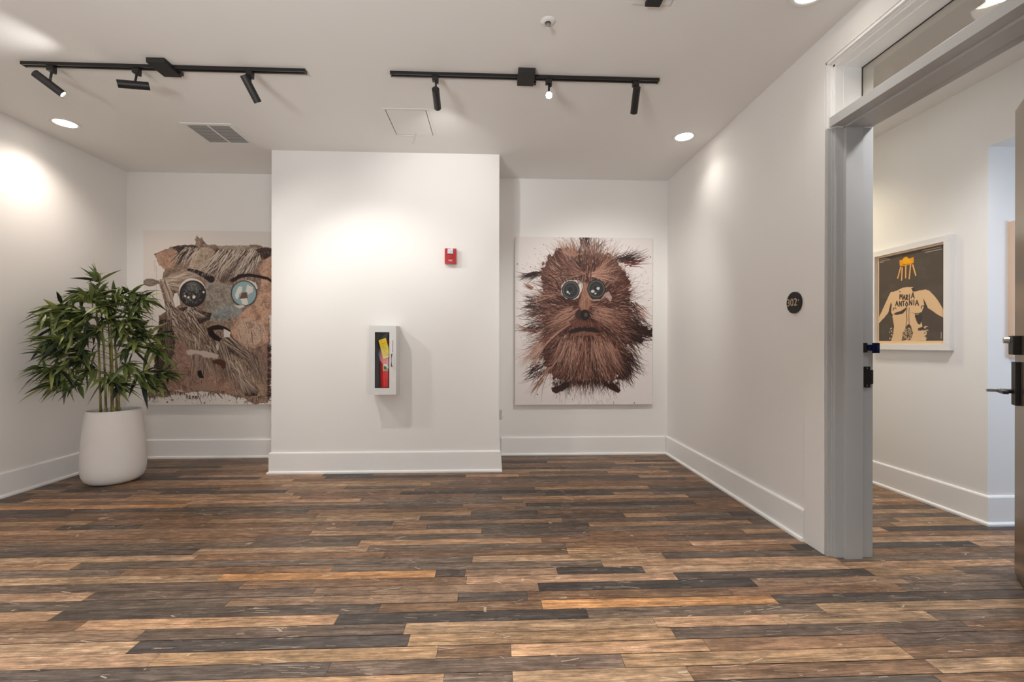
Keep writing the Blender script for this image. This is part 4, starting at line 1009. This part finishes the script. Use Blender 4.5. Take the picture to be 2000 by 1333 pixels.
clusters = [(-3.35, 3.95, 1.69, 'u'), (-3.36, 3.95, 1.61, 'u'), (-3.4, 3.85, 1.58, 'l'), (-3.45, 3.75, 1.46, 'l'), (-3.52, 3.68, 1.41, 'l'), (-3.39, 3.95, 1.54, 'u'), (-3.23, 4.0, 1.56, 'r'), (-3.15, 4.05, 1.58, 'r'), (-3.07, 4.1, 1.61, 'r'), (-3.0, 4.0, 1.53, 'r'), (-3.46, 3.72, 1.3, 'l'), (-3.35, 3.8, 1.42, 'l'), (-3.4, 3.8, 1.31, 'l'), (-3.23, 3.9, 1.43, 'u'), (-3.07, 3.95, 1.43, 'r'), (-3.12, 3.9, 1.31, 'r'), (-3.52, 3.68, 1.19, 'l'), (-3.42, 3.72, 1.18, 'l'), (-3.36, 3.8, 1.21, 'l'), (-3.47, 3.68, 1.08, 'l'), (-3.47, 3.7, 0.96, 'l'), (-3.53, 3.66, 0.96, 'l'), (-3.4, 3.78, 1.02, 'l'), (-3.38, 3.85, 1.08, 'l'), (-3.28, 3.85, 1.28, 'l'), (-3.07, 3.95, 1.25, 'r'), (-3.0, 4.0, 1.27, 'r'), (-2.92, 4.1, 1.24, 'r'), (-3.01, 3.9, 1.12, 'r'), (-2.94, 4.0, 1.13, 'r'), (-2.89, 4.1, 1.1, 'r'), (-3.02, 3.85, 0.99, 'r'), (-2.96, 3.95, 0.91, 'r'), (-2.91, 4.05, 0.87, 'r'), (-2.88, 4.15, 0.9, 'r'), (-2.9, 3.95, 0.8, 'r'), (-3.45, 3.75, 0.88, 'l'), (-3.39, 3.8, 0.82, 'l'), (-3.32, 3.85, 0.95, 'l'), (-3.18, 3.85, 0.89, 'r'), (-3.49, 3.72, 0.83, 'l'), (-3.11, 3.85, 0.81, 'r')]
clusters += [(-3.32, 3.82, 1.50, 'u'), (-3.22, 3.84, 1.46, 'r'), (-3.12, 3.88, 1.49, 'u'), (-3.28, 3.80, 1.38, 'l'), (-3.17, 3.84, 1.36, 'r'), (-3.05, 3.90, 1.36, 'r'), (-3.36, 3.80, 1.37, 'l'), (-3.30, 3.86, 1.56, 'u'), (-3.02, 3.95, 1.19, 'r'), (-3.40, 3.76, 1.12, 'l'), (-3.50, 3.70, 1.33, 'l')]
RL = random.Random(21)
V, F, LC = [], [], []
def leaf(p, d, ln, wd, col):
    d = d.normalized(); up = Vector((0, 0, 1)); s = d.cross(up)
    if s.length < .1: s = Vector((1, 0, 0))
    s = s.normalized(); nrm = s.cross(d).normalized()
    roll = RL.uniform(-.9, .9); s = (s*math.cos(roll)+nrm*math.sin(roll)).normalized(); nrm = s.cross(d).normalized()
    prof = [(0, .10), (.12, .62), (.30, 1.0), (.52, .90), (.76, .52), (1, .02)]
    i0 = len(V); droop = RL.uniform(.12, .42)
    for t_, w2 in prof:
        c = p+d*ln*t_-Vector((0, 0, 1))*droop*ln*t_*t_
        h = w2*wd/2
        V.append(c-s*h+nrm*h*.45); V.append(c); V.append(c+s*h+nrm*h*.45)
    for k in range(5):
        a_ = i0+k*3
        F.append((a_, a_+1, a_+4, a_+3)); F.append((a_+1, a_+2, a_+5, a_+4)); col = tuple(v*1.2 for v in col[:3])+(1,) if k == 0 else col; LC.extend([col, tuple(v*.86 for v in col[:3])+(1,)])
tw = bmesh.new()
greens = [srgb(122, 132, 72), srgb(102, 116, 60), srgb(78, 94, 50), srgb(50, 64, 40), srgb(146, 152, 92), srgb(34, 44, 32), srgb(110, 122, 66), srgb(88, 102, 56)]
for ci, (x, y, z, s) in enumerate(clusters):
    c = Vector((x-PX, y-PY, z))
    at, zt = cane_pts[ci % 6]; zb = max(.85, min(zt-.03, z-.06)); root = Vector(at(zb))
    out = (c-root); out.z = 0
    mid = (root+c)/2+Vector((0, 0, .03))
    tube(tw, [root, mid, c], [.0022, .0018, .0012], 6)
    base = {'u': Vector((-.05, -.1, .8)), 'l': Vector((-.50, -.30, -.02)), 'r': Vector((.62, -.05, .0))}[s]
    nl = 20 if z < 1.6 else 11
    for k in range(nl):
        j = RL.random(); p = c.lerp(mid, j*.55)+Vector((RL.uniform(-.02, .02), RL.uniform(-.02, .02), RL.uniform(-.015, .015)))
        d = base+Vector((RL.uniform(-1, 1), RL.uniform(-1, .8), RL.uniform(-.75, .70)))
        ln = RL.uniform(.12, .215)
        # stay in front of the two walls
        e = p+d.normalized()*ln
        lim_x = XL-PX+.02; lim_y = YB-.06-PY
        if e.x < lim_x: d.x += (lim_x-e.x)/ln*1.3
        e = p+d.normalized()*ln
        if e.y > lim_y: d.y -= (e.y-lim_y)/ln*1.3
        for _ in range(12):
            e = p+d.normalized()*ln
            if e.x < lim_x+.02: d.x = abs(d.x)*.2+.0; d.y -= .5
        if (p+d.normalized()*ln).x < lim_x+.02: ln *= .5
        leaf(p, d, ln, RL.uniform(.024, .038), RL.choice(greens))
for k in range(6):          # sprig at the very top
    leaf(Vector((-3.345-PX, 3.95-PY, 1.70+.012*k)), Vector((RL.uniform(-.7, .8), RL.uniform(-.3, .3), RL.uniform(.5, 1))), .12, .017, RL.choice(greens[:5]))
link('twigs', tw, mat('twig', srgb(70, 78, 38), .6, noise=.1), pb)
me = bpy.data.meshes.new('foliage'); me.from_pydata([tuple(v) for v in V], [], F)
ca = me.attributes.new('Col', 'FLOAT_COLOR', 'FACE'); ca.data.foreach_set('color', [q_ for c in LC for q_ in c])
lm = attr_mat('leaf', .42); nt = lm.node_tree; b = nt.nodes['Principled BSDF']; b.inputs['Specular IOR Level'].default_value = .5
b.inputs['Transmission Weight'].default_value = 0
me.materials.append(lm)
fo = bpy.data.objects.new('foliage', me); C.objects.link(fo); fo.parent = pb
